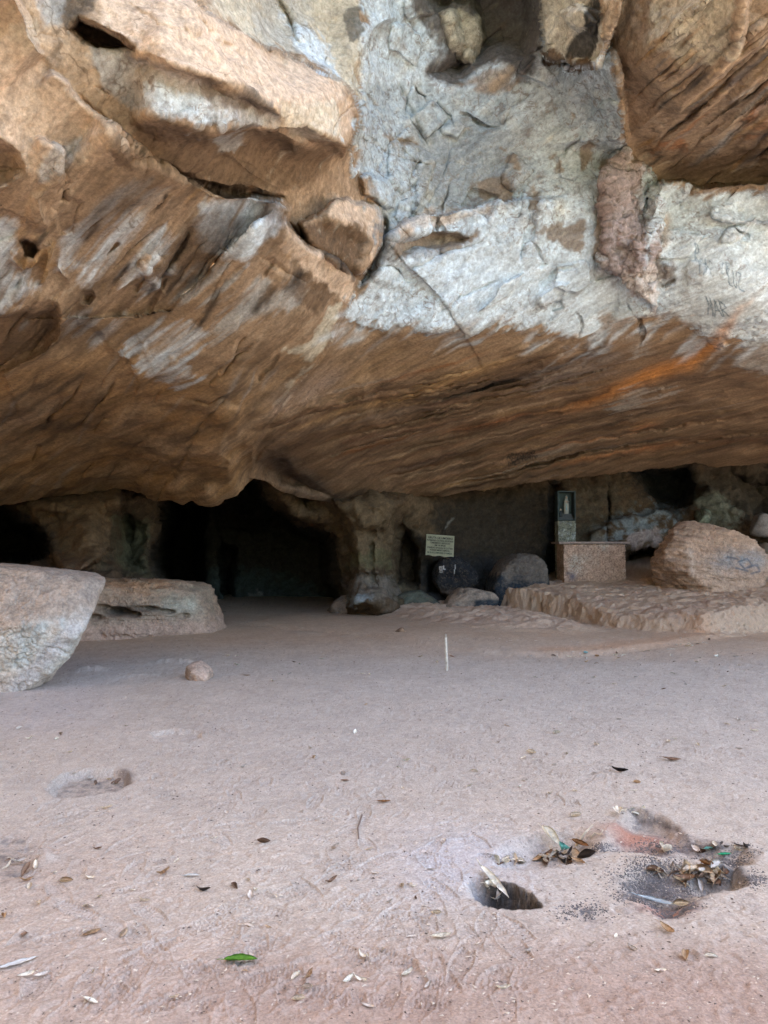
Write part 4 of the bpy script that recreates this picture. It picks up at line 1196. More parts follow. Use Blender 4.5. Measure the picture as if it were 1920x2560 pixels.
# old fire ash and gravel in and around the pits, darkened walls, a red mound between them
wob = .12 * n_mid + .05 * n_fin
WQX = GX + 0.05 * fbm(flat3(GX, GY), 2.2, 3, 101) + 0.022 * fbm(flat3(GX, GY), 12, 3, 114)
WQY = GY + 0.05 * fbm(flat3(GX, GY), 2.2, 3, 102) + 0.022 * fbm(flat3(GX, GY), 12, 3, 115)
for poly, k in ((HOLE2, .50), (HOLE3, .62), (BOWL, .10), (LPIT, .4), (LPIT3, .35)):
    gmix((0.085, 0.078, 0.08), np.clip((poly_sd(poly, WQX, WQY, .6) + .03 + wob * .8) * 9, 0, 1) * np.clip(k + n_fin * 1.4 - .1, 0, .95))
gmix((0.14, 0.125, 0.125), np.clip(n_mid * 1.5 + n_fin * 1.0 - .35, 0, .75) * np.exp(-((GX - on_ground(1560, 2220)[0]) / 1.1) ** 2 - ((GY - on_ground(1560, 2240)[1]) / .7) ** 2))
gmix((0.042, 0.038, 0.037), np.clip((poly_sd(HOLE1, WQX, WQY, .6) + .022) * 60, 0, .92) * sstep(1185, 1235, GPX) * (.95 + .6 * n_fin))  # deep shade of the slot painted onto its steep wall
gmix((0.10, 0.085, 0.08), (.8 + n_fin) * np.exp(-(line_d(W2([(1556, 2022), (1640, 2042), (1690, 2066), (1722, 2098), (1800, 2112)]), WQX, WQY, 1)[0] / .022) ** 2) * .85)  # darker line along the far wall of the hollow
gmix((0.10, 0.09, 0.088), np.exp(-(line_d(W2([(1740, 2172), (1800, 2168), (1845, 2170), (1868, 2198)]), WQX, WQY, 1)[0] / .03) ** 2) * .85)  # darker line along the back of the small pit
gmix((0.14, 0.115, 0.105), np.exp(-(line_d(W2([(308, 1926), (324, 1938), (316, 1960), (285, 1976)]), GX, GY, 1)[0] / .035) ** 2) * .8)  # darker line at the right end of the oval hollow
for a, b, r in ((1590, 2085, .17), (1665, 2262, .10)):
    gx, gy = on_ground(a, b)
    gmix((0.36, 0.155, 0.10), np.exp(-((GX - gx) / r) ** 2 - ((GY - gy) / (r * .7)) ** 2) * .85)
GC *= (1 + .30 * n_fin + .16 * n_mid)[..., None]
speck = fbm(Q, 40, 2, 124)
gmix((0.17, 0.14, 0.13), np.clip((speck - .42) * 5, 0, .6) * ahead)
gmix((0.55, 0.50, 0.44), np.clip((-speck - .50) * 6, 0, .6) * ahead)
far = sstep(-5, -11, GY)
gmix((0.055, 0.075, 0.028), far * .95)  # dark green on the added hill and the ground behind, cuts bounce light

mg, nt, bs = newmat('trodden_dust')
Lk = nt.links.new
at = N(nt, 'ShaderNodeAttribute', attribute_name='Col')
geo = N(nt, 'ShaderNodeNewGeometry')
n1 = N(nt, 'ShaderNodeTexNoise', Scale=85.0, Detail=6.0, Roughness=0.75)
Lk(geo.outputs['Position'], n1.inputs['Vector'])
n2 = N(nt, 'ShaderNodeTexNoise', Scale=14.0, Detail=5.0, Roughness=0.65, Distortion=1.5)
Lk(geo.outputs['Position'], n2.inputs['Vector'])
r1 = N(nt, 'ShaderNodeMapRange')
r1.inputs['From Min'].default_value = .3
r1.inputs['From Max'].default_value = .7
r1.inputs['To Min'].default_value = .66
r1.inputs['To Max'].default_value = 1.32
Lk(n1.outputs['Fac'], r1.inputs['Value'])
sc = N(nt, 'ShaderNodeVectorMath', operation='SCALE')
Lk(at.outputs['Color'], sc.inputs[0])
Lk(r1.outputs[0], sc.inputs['Scale'])
Lk(sc.outputs[0], bs.inputs['Base Color'])
ad = N(nt, 'ShaderNodeMath', operation='MULTIPLY_ADD')
Lk(n1.outputs['Fac'], ad.inputs[0])
ad.inputs[1].default_value = .45
Lk(n2.outputs['Fac'], ad.inputs[2])
bp = N(nt, 'ShaderNodeBump')
bp.inputs['Strength'].default_value = .8
bp.inputs['Distance'].default_value = .022
Lk(ad.outputs[0], bp.inputs['Height'])
Lk(bp.outputs[0], bs.inputs['Normal'])
bs.inputs['Roughness'].default_value = .96
# one closed ring of columns all round
GP = np.stack([GX, GY, GZ], -1)
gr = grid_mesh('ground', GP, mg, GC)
gr['kind'] = 'structure'


def gz(x, y):
    return float(ground_height(np.array([x]), np.array([y]), False)[0])


def floor_pt(px, py):
    """Where the ray through a photograph point meets the modelled floor."""
    z = np.linspace(1.0, -.5, 240)
    g = on_ground(np.full(240, float(px)), np.full(240, float(py)), z)
    h = ground_height(g[:, 0], g[:, 1], False)
    k = int(np.argmax(z < h))
    return Vector((float(g[k, 0]), float(g[k, 1]), float(h[k])))


# ------------------------------------------------------------------ boulders
def ico(sub):
    bm = bmesh.new()
    bmesh.ops.create_icosphere(bm, subdivisions=sub, radius=1)
    V = np.array([v.co[:] for v in bm.verts])
    T = np.array([[v.index for v in f.verts] for f in bm.faces])
    bm.free()
    return V, T


ICO = {k: ico(k) for k in (4, 5, 6, 7)}


def hull(pts):
    p = sorted(pts)

    def half(ps):
        o = []
        for q in ps:
            while len(o) > 1 and (o[-1][0] - o[-2][0]) * (q[1] - o[-2][1]) - (o[-1][1] - o[-2][1]) * (q[0] - o[-2][0]) <= 0:
                o.pop()
            o.append(q)
        return o[:-1]
    return half(p) + half(p[::-1])


def boulder(name, label, sil, Y, front, back, colour, planes=(), seed=0, sub=6, p=14, rough=.05, rs=1.6, layers=0.0, cat='boulder', crust=0.5, group=None, sink=0.12, cuts=9, carve=()):
    """A rock with a given outline seen from the front: flat cuts blended into one rounded body."""
    w = [tuple(unproj(a, b, Y)[[0, 2]]) for a, b in sil]
    h = hull(w)
    c = np.mean(np.array(h), 0)
    c3 = np.array([c[0], Y, c[1]])
    pl = []
    for i in range(len(h)):
        a, b = np.array(h[i]), np.array(h[(i + 1) % len(h)])
        e = b - a
        n = np.array([e[1], -e[0]]) / (np.hypot(*e) + 1e-9)
        d = n @ (a - c)
        if d < 0:
            n, d = -n, -d
        if n[1] < -.6:
            d += sink
        pl.append((np.array([n[0], 0, n[1]]), max(d, .02)))
    pl.append((np.array([0, -1.0, 0]), front))
    pl.append((np.array([0, 1.0, 0]), back))
    for pt, n in planes:
        n = np.array(n, float)
        n /= np.linalg.norm(n)
        pl.append((n, max(n @ (np.array(pt) - c3), .03)))
    V, T = ICO[sub]
    s = 0
    for n, d in pl:
        s = s + np.maximum(V @ n / d, 0) ** p
    Pb = V * (s ** (-1.0 / p))[:, None]
    rc = np.random.RandomState(seed + 77)
    for _ in range(cuts):
        n = rc.normal(size=3)
        n[1] = -abs(n[1])
        n /= np.linalg.norm(n)
        dd = Pb @ n
        d = dd.max() * rc.uniform(.80, .94)
        t = np.maximum(dd / d, 1e-3)
        Pb = Pb * ((1 + t ** 24) ** (-1 / 24.))[:, None] * (2 ** (1 / 24.) if False else 1)
    W = Pb + c3
    if carve:
        kk = W[:, 1] * CP + (W[:, 2] - CAMH) * SP
        ax, ay = 960 + F * W[:, 0] / kk, 1280 - F * ((W[:, 2] - CAMH) * CP - W[:, 1] * SP) / kk
        for qx, qy, rx, ry, dep in carve:
            Pb[:, 1] += dep * np.exp(-(((ax - qx) / rx) ** 2 + ((ay - qy) / ry) ** 2) ** 2) * (V[:, 1] < .3)
        W = Pb + c3
    if layers:
        zz = W[:, 2] + .10 * W[:, 0] + .08 * fbm(W, .8, 3, seed + 5)
        lay = fbm(np.stack([zz * 0, zz * 0 + .15 * fbm(W, 2, 2, seed + 8), zz], -1), 11, 3, seed + 6, .6)
        Pb = Pb + V * (layers * lay * (np.abs(V[:, 2]) < .75))[:, None]
    nn = V
    rough *= 1.45
    Pb = Pb + nn * (rough * fbm(W, rs, 4, seed, .55) + rough * .40 * fbm(W, rs * 5, 4, seed + 1, .65) + rough * .5 * (fbm(W, rs * 2.2, 4, seed + 2, .5, True) - .3))[:, None]
    cr_ = fbm(W, rs * 1.3, 4, seed + 3, .55)
    Pb = Pb - nn * (rough * .32 * np.clip(1 - np.abs(cr_) / .025, 0, 1))[:, None] + nn * (rough * .22 * fbm(W, rs * 14, 3, seed + 4, .65))[:, None]
    W = Pb + c3
    k = W[:, 1] * CP + (W[:, 2] - CAMH) * SP
    ppx = 960 + F * W[:, 0] / k
    ppy = 1280 - F * ((W[:, 2] - CAMH) * CP - W[:, 1] * SP) / k
    C = colour(W, ppx, ppy, V)
    o = mesh_np(name, Pb, T, M_STONE, C, np.full(len(Pb), crust))
    o.location = c3
    return tag(o, label, cat, group)


def lerp(a, b, k):
    return a + (np.asarray(b) - a) * np.clip(k, 0, 1)[:, None]


def col_left(W, x, y, V):
    n, f = fbm(W, 2.2, 5, 201, .6), fbm(along(W, 6), 4, 4, 202, .6)
    C = np.ones((len(W), 3)) * np.array((0.33, 0.275, 0.225))
    C = lerp(C, (0.41, 0.315, 0.235), n * 1.3 + .2)
    C = lerp(C, (0.23, 0.19, 0.17), f * 1.4 - .1)
    low = sstep(.88, .60, W[:, 2] + .34 * n - .06 * (W[:, 0] + 4.2))
    P2 = np.ones((len(W), 3)) * np.array((0.47, 0.455, 0.405))
    P2 = lerp(P2, (0.52, 0.40, 0.28), np.clip(n * 1.6 + .1, 0, .8))
    P2 = lerp(P2, (0.36, 0.43, 0.42), np.clip(f * 1.8 - .05, 0, .8))
    P2 = lerp(P2, (0.55, 0.47, 0.40), sstep(.30, .1, W[:, 2]) * .8)
    C = C + (P2 - C) * low[:, None]
    edge = sstep(46, 10, np.abs((y - 1490) - (262 - x) * 1.04)) * low
    return lerp(C, (0.50, 0.47, 0.45), edge * .7)


boulder('boulder', 'large pale boulder with an undercut lower face, in front of the low slab', [(-420, 1400), (-150, 1408), (0, 1424), (110, 1432), (200, 1446), (250, 1462), (263, 1480), (258, 1502), (228, 1556), (186, 1600), (120, 1662), (50, 1712), (0, 1742), (-420, 1850)], 8.95, 1.5, 1.2,
        col_left, [(P3(60, 1562, 8.5), (.12, -.74, .66)), (P3(60, 1562, 8.5), (.30, -.90, -.30)), (P3(238, 1480, 8.85), (.75, -.62, .1)), (P3(282, 1484, 8.95), (.90, .43, .03)), (P3(165, 1660, 8.9), (.80, .40, -.44))], 210, 7, 40, .045, 1.4, cuts=4)


def col_slab(W, x, y, V):
    n, f = fbm(W, 2.4, 5, 221, .6), fbm(W, 7, 4, 222, .6)
    C = np.ones((len(W), 3)) * np.array((0.34, 0.25, 0.18))
    C = lerp(C, (0.38, 0.22, 0.12), sstep(.35, .75, V[:, 2]) * .8)
    C = lerp(C, (0.27, 0.25, 0.19), n * 1.5 + .1)
    C = lerp(C, (0.42, 0.30, 0.235), sstep(.42, .1, W[:, 2]) * .8)
    C = lerp(C, (0.05, .045, .04), np.exp(-((x - 305) / 60) ** 2 - ((y - 1528) / 15) ** 2) * .95 + np.exp(-((x - 400) / 40) ** 2 - ((y - 1522) / 8) ** 2) * .7 + np.clip(f * 2 - .5, 0, .8) * sstep(.4, .55, W[:, 2]) * sstep(.85, .7, W[:, 2]))  # shade in the hollow and slits, painted nearly black
    return lerp(C, (0.38, 0.39, 0.33), np.exp(-((x - 450) / 55) ** 2 - ((y - 1515) / 25) ** 2) * (.7 + n))


boulder('boulder', 'low brown rock slab with a dark hollow in its side, behind the pale boulder', [(-40, 1440), (120, 1442), (250, 1455), (330, 1462), (430, 1458), (478, 1462), (515, 1486), (540, 1525), (552, 1556), (546, 1582), (400, 1596), (190, 1612), (-40, 1618)], 14.5, 1.4, 1.4,
        col_slab, [(P3(400, 1560, 14.2), (.60, -.79, .12)), (P3(530, 1520, 15.0), (.85, -.35, .35))], 230, 7, 30, .085, 1.7, layers=.08, carve=((288, 1530, 30, 11, .45), (326, 1537, 22, 8, .35), (362, 1522, 30, 7, .22), (250, 1518, 20, 7, .22), (412, 1529, 22, 6, .2), (230, 1545, 26, 8, .25), (455, 1540, 16, 8, .12)))


def col_right(W, x, y, V):
    n, f = fbm(W, 1.9, 5, 241, .6), fbm(W * np.array([.4, .4, 3]), 3.5, 4, 242, .6)
    C = np.ones((len(W), 3)) * np.array((0.40, 0.285, 0.205))
    C = lerp(C, (0.47, 0.35, 0.26), n * 1.5 + .1)
    C = lerp(C, (0.20, 0.14, 0.105), np.clip(f * 2.2 + .15, 0, .8) * sstep(1750, 1715, x))  # shaded left side painted into the boulder's colour
    C = lerp(C, (0.30, 0.21, 0.155), np.clip(f * 1.6, 0, .6))
    C = lerp(C, (0.22, 0.30, 0.36), np.exp(-((x - 1850) / 60) ** 2 - ((y - 1400) / 24) ** 2) * (.75 + 1.3 * n))
    C = lerp(C, (0.50, 0.40, 0.32), np.exp(-((x - 1728 - .12 * (y - 1400)) / 9) ** 2) * sstep(1350, 1380, y) * .8)
    for st in ([(1846, 1405), (1868, 1396), (1880, 1412), (1862, 1422), (1850, 1410)], [(1870, 1420), (1892, 1412), (1900, 1428), (1878, 1434)], [(1820, 1392), (1846, 1398)], [(1840, 1420), (1870, 1428)]):
        C = lerp(C, (0.07, 0.10, 0.14), np.exp(-(line_d(st, x, y, 30)[0] / 2.2) ** 2) * .8)
    return C


boulder('boulder', 'big tan layered boulder with blue-grey paint marks, on the rock platform beside the altar', [(1622, 1445), (1630, 1400), (1642, 1372), (1662, 1332), (1700, 1308), (1742, 1304), (1800, 1318), (1850, 1338), (1892, 1366), (1918, 1402), (1926, 1440), (1885, 1466), (1800, 1478), (1740, 1476), (1660, 1464)], 17.6, .95, 1.2,
        col_right, [(P3(1728, 1420, 16.75), (-.50, -.86, .08)), (P3(1728, 1420, 16.75), (.26, -.95, .16)), (P3(1760, 1340, 17.0), (0, -.55, .83)), (P3(1626, 1430, 17.6), (-.91, .41, .03)), (P3(1655, 1345, 17.6), (-.72, .42, .55))], 250, 7, 34, .05, 1.5, layers=.09, cuts=5)


def col_dark(base, dark, zb, seed, hi=None):
    def fn(W, x, y, V):
        n = fbm(W, 3, 5, seed, .6)
        C = np.ones((len(W), 3)) * np.array(base)
        C = C * (1 + .5 * n)[:, None]
        C = lerp(C, dark, sstep(zb + .10, zb - .10, W[:, 2] + .35 * n + .12 * W[:, 0] - .12 * W[:, 0].mean()))
        C = lerp(C, (.09, .085, .08), np.clip(fbm(W, 6, 4, seed + 9) * 2 - .2, 0, .7))
        if hi:
            C = lerp(C, hi, sstep(.35, .8, V[:, 2]) * .7)
        return C
    return fn


boulder('boulder', 'dark rounded boulder with a black stained base, beside the left end of the altar', [(1224, 1445), (1256, 1402), (1292, 1386), (1332, 1388), (1356, 1402), (1367, 1430), (1369, 1456), (1342, 1470), (1282, 1506), (1245, 1524), (1222, 1500)], 18.9, .55, .8,
        col_dark((0.13, 0.115, 0.10), (0.022, 0.032, 0.044), .86, 261), [(P3(1310, 1430, 18.4), (-.15, -.8, .58)), (P3(1310, 1430, 18.4), (.1, -.97, -.2))], 262, 6, 30, .06, 2, sink=.3)


def col_gl(W, x, y, V):
    n = fbm(W, 3, 5, 271, .6)
    C = np.ones((len(W), 3)) * np.array((0.028, 0.030, 0.034)) * (1 + .7 * n)[:, None]
    C = lerp(C, (0.16, .12, .09), sstep(1462, 1485, y) * .6)
    for st in ([(1106, 1417), (1099, 1417), (1099, 1424), (1105, 1424), (1105, 1420), (1102, 1420)], [(1109, 1415), (1109, 1423), (1113, 1423)], [(1100, 1426), (1100, 1431), (1105, 1431), (1105, 1426), (1100, 1426)], [(1138, 1412), (1138, 1422)], [(1136, 1424), (1136, 1434)]):
        C = lerp(C, (0.62, .62, .62), np.exp(-(line_d(st, x, y, 30)[0] / 1.2) ** 2) * .9)
    return C


boulder('boulder', 'black boulder with white painted letters, below the painted sign', [(1080, 1450), (1090, 1412), (1110, 1396), (1140, 1392), (1170, 1404), (1192, 1436), (1186, 1470), (1140, 1486), (1100, 1478)], 19.8, .4, .7, col_gl, [], 272, 7, 26, .05, 2)
boulder('boulder', 'grey rock with a black stain along its base, in front of the black boulder', [(1106, 1522), (1124, 1492), (1150, 1471), (1182, 1472), (1232, 1482), (1248, 1500), (1250, 1514), (1200, 1524), (1130, 1528)], 18.3, .4, .5,
        lambda W, x, y, V: lerp(col_dark((0.30, 0.245, 0.195), (0.2, .16, .13), .1, 281)(W, x, y, V), (0.035, .045, .055), sstep(1178, 1192, x) * sstep(1496, 1504, y + 4 * fbm(W, 5, 3, 282))), [(P3(1180, 1500, 17.9), (.1, -.8, .6))], 283, 6, 30, .035, 2.2)
boulder('boulder', 'low greenish black rock at the foot of the natural stone column', [(986, 1500), (992, 1490), (1012, 1482), (1050, 1477), (1082, 1494), (1114, 1522), (1020, 1526), (1000, 1512)], 18.9, .35, .5,
        col_dark((0.105, 0.115, 0.09), (0.04, .05, .055), .2, 291), [(P3(1050, 1490, 18.5), (.2, -.7, .68))], 292, 6, 30, .035, 2.2)
ROCKC = lambda a, b: (lambda W, x, y, V: lerp(np.ones((len(W), 3)) * np.array(a) * (1 + .4 * fbm(W, 9, 4, 301))[:, None], b, sstep(.0, -.6, V[:, 0]) * .5))  # second colour paints shade on the stone's left side
boulder('stone', 'fist shaped brown stone standing on the dust in front of the slab', [(459, 1690), (460, 1672), (476, 1660), (494, 1656), (520, 1672), (528, 1690), (512, 1702), (474, 1705)], 9.5, .14, .16, ROCKC((0.40, .30, .235), (0.20, .15, .12)), [(P3(474, 1680, 9.40), (-.72, -.66, .2)), (P3(500, 1675, 9.42), (.35, -.70, .62))], 311, 6, 40, .014, 6, cat='stone', sink=.04, cuts=12)
boulder('stone', 'small sharp stone alone on the brown floor before the stone column', [(984, 1583), (994, 1574), (1004, 1569), (1014, 1577), (1016, 1585)], 14.2, .1, .12, ROCKC((0.30, .20, .13), (0.12, .08, .06)), [(P3(1003, 1577, 14.1), (-.6, -.7, .3))], 314, 4, 20, .01, 6, cat='stone', sink=.04)
boulder('stone', 'grey stone on the gravel slope behind the layered boulder', [(1888, 1302), (1893, 1288), (1908, 1282), (1922, 1290), (1926, 1304)], 19.9, .16, .2, ROCKC((0.22, .20, .185), (0.12, .11, .1)), [], 315, 4, 12, .02, 4, cat='stone', sink=.4)

boulder('boulder', 'crusty grey rock with whitish salt stains at the foot of the natural stone column', [(818, 1528), (842, 1498), (872, 1486), (915, 1478), (955, 1484), (992, 1506), (1012, 1530)], 19.1, .55, .6,
        lambda W, x, y, V: lerp(lerp(np.ones((len(W), 3)) * np.array((.24, .18, .135)), (.33, .36, .38), fbm(W, 2.6, 5, 321, .65) * 2.4 - .1), (.05, .045, .04), fbm(W, 4, 4, 322, .6) * 2.2 - .35), [(P3(915, 1500, 18.7), (.1, -.75, .65))], 323, 6, 16, .09, 2.4)
# ------------------------------------------------------------------ altar
def add_box(bm, x0, x1, y0, y1, z0, z1):
    v = [bm.verts.new(p) for p in ((x0, y0, z0), (x1, y0, z0), (x1, y1, z0), (x0, y1, z0), (x0, y0, z1), (x1, y0, z1), (x1, y1, z1), (x0, y1, z1))]
    for f in ((3, 2, 1, 0), (4, 5, 6, 7), (0, 1, 5, 4), (1, 2, 6, 5), (2, 3, 7, 6), (3, 0, 4, 7)):
        bm.faces.new([v[i] for i in f])


def bm_obj(name, bm, mat, parent=None, bevel=0.0, smooth=False):
    if bevel:
        bmesh.ops.bevel(bm, geom=list(bm.edges), offset=bevel, segments=2, affect='EDGES')
    bmesh.ops.recalc_face_normals(bm, faces=list(bm.faces))
    me = bpy.data.meshes.new(name)
    bm.to_mesh(me)
    bm.free()
    me.materials.append(mat)
    if smooth:
        me.polygons.foreach_set('use_smooth', [True] * len(me.polygons))
    o = bpy.data.objects.new(name, me)
    COL.objects.link(o)
    if parent:
        o.parent = parent
    return o


def rough_block(name, sx, sy, sz, mat, amp, colour, parent, seed, step=.014):
    """A box with a roughcast skin: five finely meshed faces pushed in and out."""
    Vs, Qs, base = [], [], 0

    def face(o, u, v, lu, lv):
        nonlocal base
        nu, nv = max(2, int(lu / step)), max(2, int(lv / step))
        a, b = np.meshgrid(np.linspace(0, lu, nu), np.linspace(0, lv, nv), indexing='ij')
        p = np.array(o) + a[..., None] * np.array(u) + b[..., None] * np.array(v)
        Vs.append(p.reshape(-1, 3))
        i = np.arange(nu * nv).reshape(nu, nv) + base
        Qs.append(np.stack([i[:-1, :-1], i[1:, :-1], i[1:, 1:], i[:-1, 1:]], -1).reshape(-1, 4))
        base += nu * nv
    hx, hy = sx / 2, sy / 2
    face((-hx, -hy, 0), (1, 0, 0), (0, 0, 1), sx, sz)
    face((hx, -hy, 0), (0, 1, 0), (0, 0, 1), sy, sz)
    face((hx, hy, 0), (-1, 0, 0), (0, 0, 1), sx, sz)
    face((-hx, hy, 0), (0, -1, 0), (0, 0, 1), sy, sz)
    face((-hx, -hy, sz), (1, 0, 0), (0, 1, 0), sx, sy)
    V = np.concatenate(Vs)
    n1, n2 = fbm(V, 15, 2, seed), fbm(V, 30, 3, seed + 1)
    c = V - np.array([0, 0, sz / 2])
    d = c / np.array([hx, hy, sz / 2])
    m = np.abs(d) > .985
    dirn = np.sign(d) * m
    Pn = V + dirn * (amp * (np.abs(n1) * 1.3 + .5 * n2 - .3))[:, None] + .008 * np.stack([fbm(V, 2, 2, seed + 3 + k) for k in range(3)], -1)
    return mesh_np(name, Pn, np.concatenate(Qs), mat, colour(V, n1, n2), np.full(len(V), .1), parent)


def altar_col(V, n1, n2):
    C = np.ones((len(V), 3)) * np.array((0.50, 0.365, 0.275))
    C = lerp(C, (0.25, 0.165, 0.12), sstep(.16, .0, np.abs(n1)) * .85)
    pale = np.clip(fbm(V, 1.8, 3, 330) * 1.8 + .25 * (V[:, 0] > .05) - .05, 0, .8)
    C = lerp(C, (0.50, 0.47, 0.40), pale * (np.abs(n1) > .1))
    C = lerp(C, (0.10, 0.11, 0.17), np.exp(-((V[:, 0] + .56) / .09) ** 2 - ((V[:, 2] - .18) / .09) ** 2) * .8)
    C = lerp(C, (0.10, 0.10, 0.12), np.exp(-((V[:, 0] + .66) / .05) ** 2 - ((V[:, 2] - .26) / .04) ** 2) * .8)
    return C


ALT = P3(1488, 1457, 19.0)
alt = empty('altar', (ALT.x, 19.0 + .40, .72), 'stone altar table with a roughcast front and a flat slab top, on the rock platform', 'altar')
rough_block('base', 1.52, .78, .97, M_STONE, .030, altar_col, alt, 340)
slab_m = plain_material('old_mortar', (0.30, 0.24, 0.21), .9, .3, 18, .5, .01)
bm = bmesh.new()
add_box(bm, -.885, .855, -.46, .44, .985, 1.035)
bm_obj('top', bm, slab_m, alt, .008)
bm = bmesh.new()
add_box(bm, -.12, .50, -.47, -.40, .015, .055)
st_o = bm_obj('footing', bm, plain_material('altar_footing', (0.36, .27, .21), .95, .3, 20, .5, .01), alt, .01)

# ------------------------------------------------------------------ shrine pillar with a niche
SH = P3(1420, 1455, 20.1)
shr = empty('shrine', (SH.x, 20.35, .70), 'narrow stone shrine pillar with a glazed niche, against the dark wall behind the altar', 'shrine')


def shr_col(V, n1, n2):
    C = np.ones((len(V), 3)) * np.array((0.24, 0.25, 0.19))
    C = lerp(C, (0.42, 0.46, 0.44), np.clip(fbm(V, 7, 3, 351) * 2.5, 0, .9))
    C = lerp(C, (0.07, 0.08, 0.08), sstep(.14, .0, np.abs(n1)) * .8)
    return C


rough_block('pillar', .45, .42, 1.60, M_STONE, .022, shr_col, shr, 360)
nm = plain_material('niche_paint', (0.05, 0.07, 0.07), .8, .25, 12, .2, .004)
nb = plain_material('niche_lining', (0.10, 0.135, 0.13), .85, .2, 10, .2, .003)
bm = bmesh.new()
Z0, Z1 = 1.612, 2.39
for b in ((-.235, -.205, -.21, .19, Z0, Z1), (.205, .235, -.21, .19, Z0, Z1), (-.204, .204, -.21, .19, Z1 - .03, Z1 - .001), (-.204, .204, -.21, .19, Z0 + .001, Z0 + .03)):
    add_box(bm, *b)
bm_obj('frame', bm, nm, shr, .004)
bm = bmesh.new()
add_box(bm, -.204, .204, .15, .188, Z0 + .031, Z1 - .031)
bm_obj('back_panel', bm, nb, shr)

# statues inside the niche
white_p = plain_material('statue_plaster', (0.33, 0.345, 0.31), .6, .1, 20, .05)
blue_p = plain_material('statue_blue', (0.20, 0.36, 0.40), .6, .15, 20, .05)
skin_p = plain_material('statue_skin', (0.48, 0.34, 0.26), .6, .1, 20, .05)
dark_p = plain_material('statue_dark', (0.06, 0.07, 0.075), .7, .2, 20, .05)


def lathe(bm, prof, seg=28, sx=1.0, sy=1.0, folds=0, amp=0.0, c=(0, 0, 0), ph=0):
    rings = []
    for r, z in prof:
        ring = []
        for i in range(seg):
            a = 2 * math.pi * i / seg
            rr = r * (1 + amp * math.cos(folds * a + ph))
            ring.append(bm.verts.new((c[0] + rr * math.cos(a) * sx, c[1] + rr * math.sin(a) * sy, c[2] + z)))
        rings.append(ring)
    for k in range(len(rings) - 1):
        for i in range(seg):
            j = (i + 1) % seg
            bm.faces.new((rings[k][i], rings[k][j], rings[k + 1][j], rings[k + 1][i]))
    bm.faces.new(rings[0][::-1])
    bm.faces.new(rings[-1])


def tube(bm, pts, rads, seg=8):
    pts = [Vector(p) for p in pts]
    rings = []
    for i, p in enumerate(pts):
        d = (pts[min(i + 1, len(pts) - 1)] - pts[max(i - 1, 0)]).normalized()
        a = d.orthogonal().normalized()
        b = d.cross(a)
        rings.append([bm.verts.new(p + rads[i] * (math.cos(2 * math.pi * k / seg) * a + math.sin(2 * math.pi * k / seg) * b)) for k in range(seg)])
    for i in range(len(rings) - 1):
        for k in range(seg):
            j = (k + 1) % seg
            bm.faces.new((rings[i][k], rings[i][j], rings[i + 1][j], rings[i + 1][k]))
    bm.faces.new(rings[0][::-1])
    bm.faces.new(rings[-1])


def ball(bm, c, r, sx=1, sy=1, sz=1):
    bmesh.ops.create_uvsphere(bm, u_segments=14, v_segments=10, radius=r, matrix=Matrix.Translation(c) @ Matrix.Diagonal((sx, sy, sz, 1)))


sx0, sy0, sz0 = SH.x, 20.35, .70 + Z0 + .03
ped = empty('plinth', (sx0, sy0, sz0), 'dark stepped block standing on the floor of the shrine niche', 'plinth')
bm = bmesh.new()
add_box(bm, -.185, .185, -.13, .10, 0.001, .07)
add_box(bm, -.10, .17, -.10, .09, .071, .15)
bm_obj('block', bm, dark_p, ped, .008)
stt = empty('statue', (sx0 + .035, sy0 - .02, sz0 + .152), 'small white and blue robed statue of a praying veiled woman in the shrine niche', 'statue')
bm = bmesh.new()
lathe(bm, [(.055, 0), (.062, .02), (.066, .10), (.070, .20), (.066, .29), (.058, .345), (.030, .385), (.020, .40)], 36, 1, .72, 9, .05)
bm_obj('robe', bm, white_p, stt, smooth=True)
bm = bmesh.new()
lathe(bm, [(.024, .10), (.029, .16), (.027, .24), (.013, .275)], 16, 1, .35, 5, .08, (0, -.040, 0))
bm_obj('sash', bm, blue_p, stt, smooth=True)
bm = bmesh.new()
ball(bm, (0, -.008, .432), .027, .9, 1, 1.18)
bm_obj('face', bm, skin_p, stt, smooth=True)
bm = bmesh.new()
tube(bm, [(-.008, -.062, .30), (-.006, -.068, .325), (-.001, -.070, .35)], [.009, .008, .004])
bm_obj('hand', bm, skin_p, stt, smooth=True)
bm = bmesh.new()
tube(bm, [(.008, -.062, .30), (.006, -.068, .325), (.001, -.070, .35)], [.009, .008, .004])
bm_obj('hand', bm, skin_p, stt, smooth=True)
bm = bmesh.new()
lathe(bm, [(.062, .16), (.064, .26), (.058, .34), (.040, .395), (.036, .43), (.033, .455), (.020, .478), (.004, .487)], 30, 1, .8, 7, .03, (0, .012, 0))
tube(bm, [(-.058, -.01, .33), (-.045, -.045, .29), (-.010, -.062, .31)], [.020, .018, .012])
tube(bm, [(.058, -.01, .33), (.045, -.045, .29), (.010, -.062, .31)], [.020, .018, .012])
bm_obj('veil', bm, white_p, stt, smooth=True)
kn = empty('statue', (sx0 - .125, sy0 - .03, sz0 + .0725), 'tiny kneeling statue in a dark dress and white headscarf, beside the robed statue', 'statue')
bm = bmesh.new()
lathe(bm, [(.048, 0), (.050, .03), (.042, .08), (.034, .13), (.016, .165)], 22, .8, 1.1, 7, .05)
tube(bm, [(.02, -.03, .13), (.05, -.035, .125), (.058, -.04, .15)], [.012, .010, .006])
bm_obj('dress', bm, dark_p, kn, smooth=True)
bm = bmesh.new()
ball(bm, (.004, -.006, .19), .021, .9, 1, 1.15)
bm_obj('face', bm, skin_p, kn, smooth=True)
bm = bmesh.new()
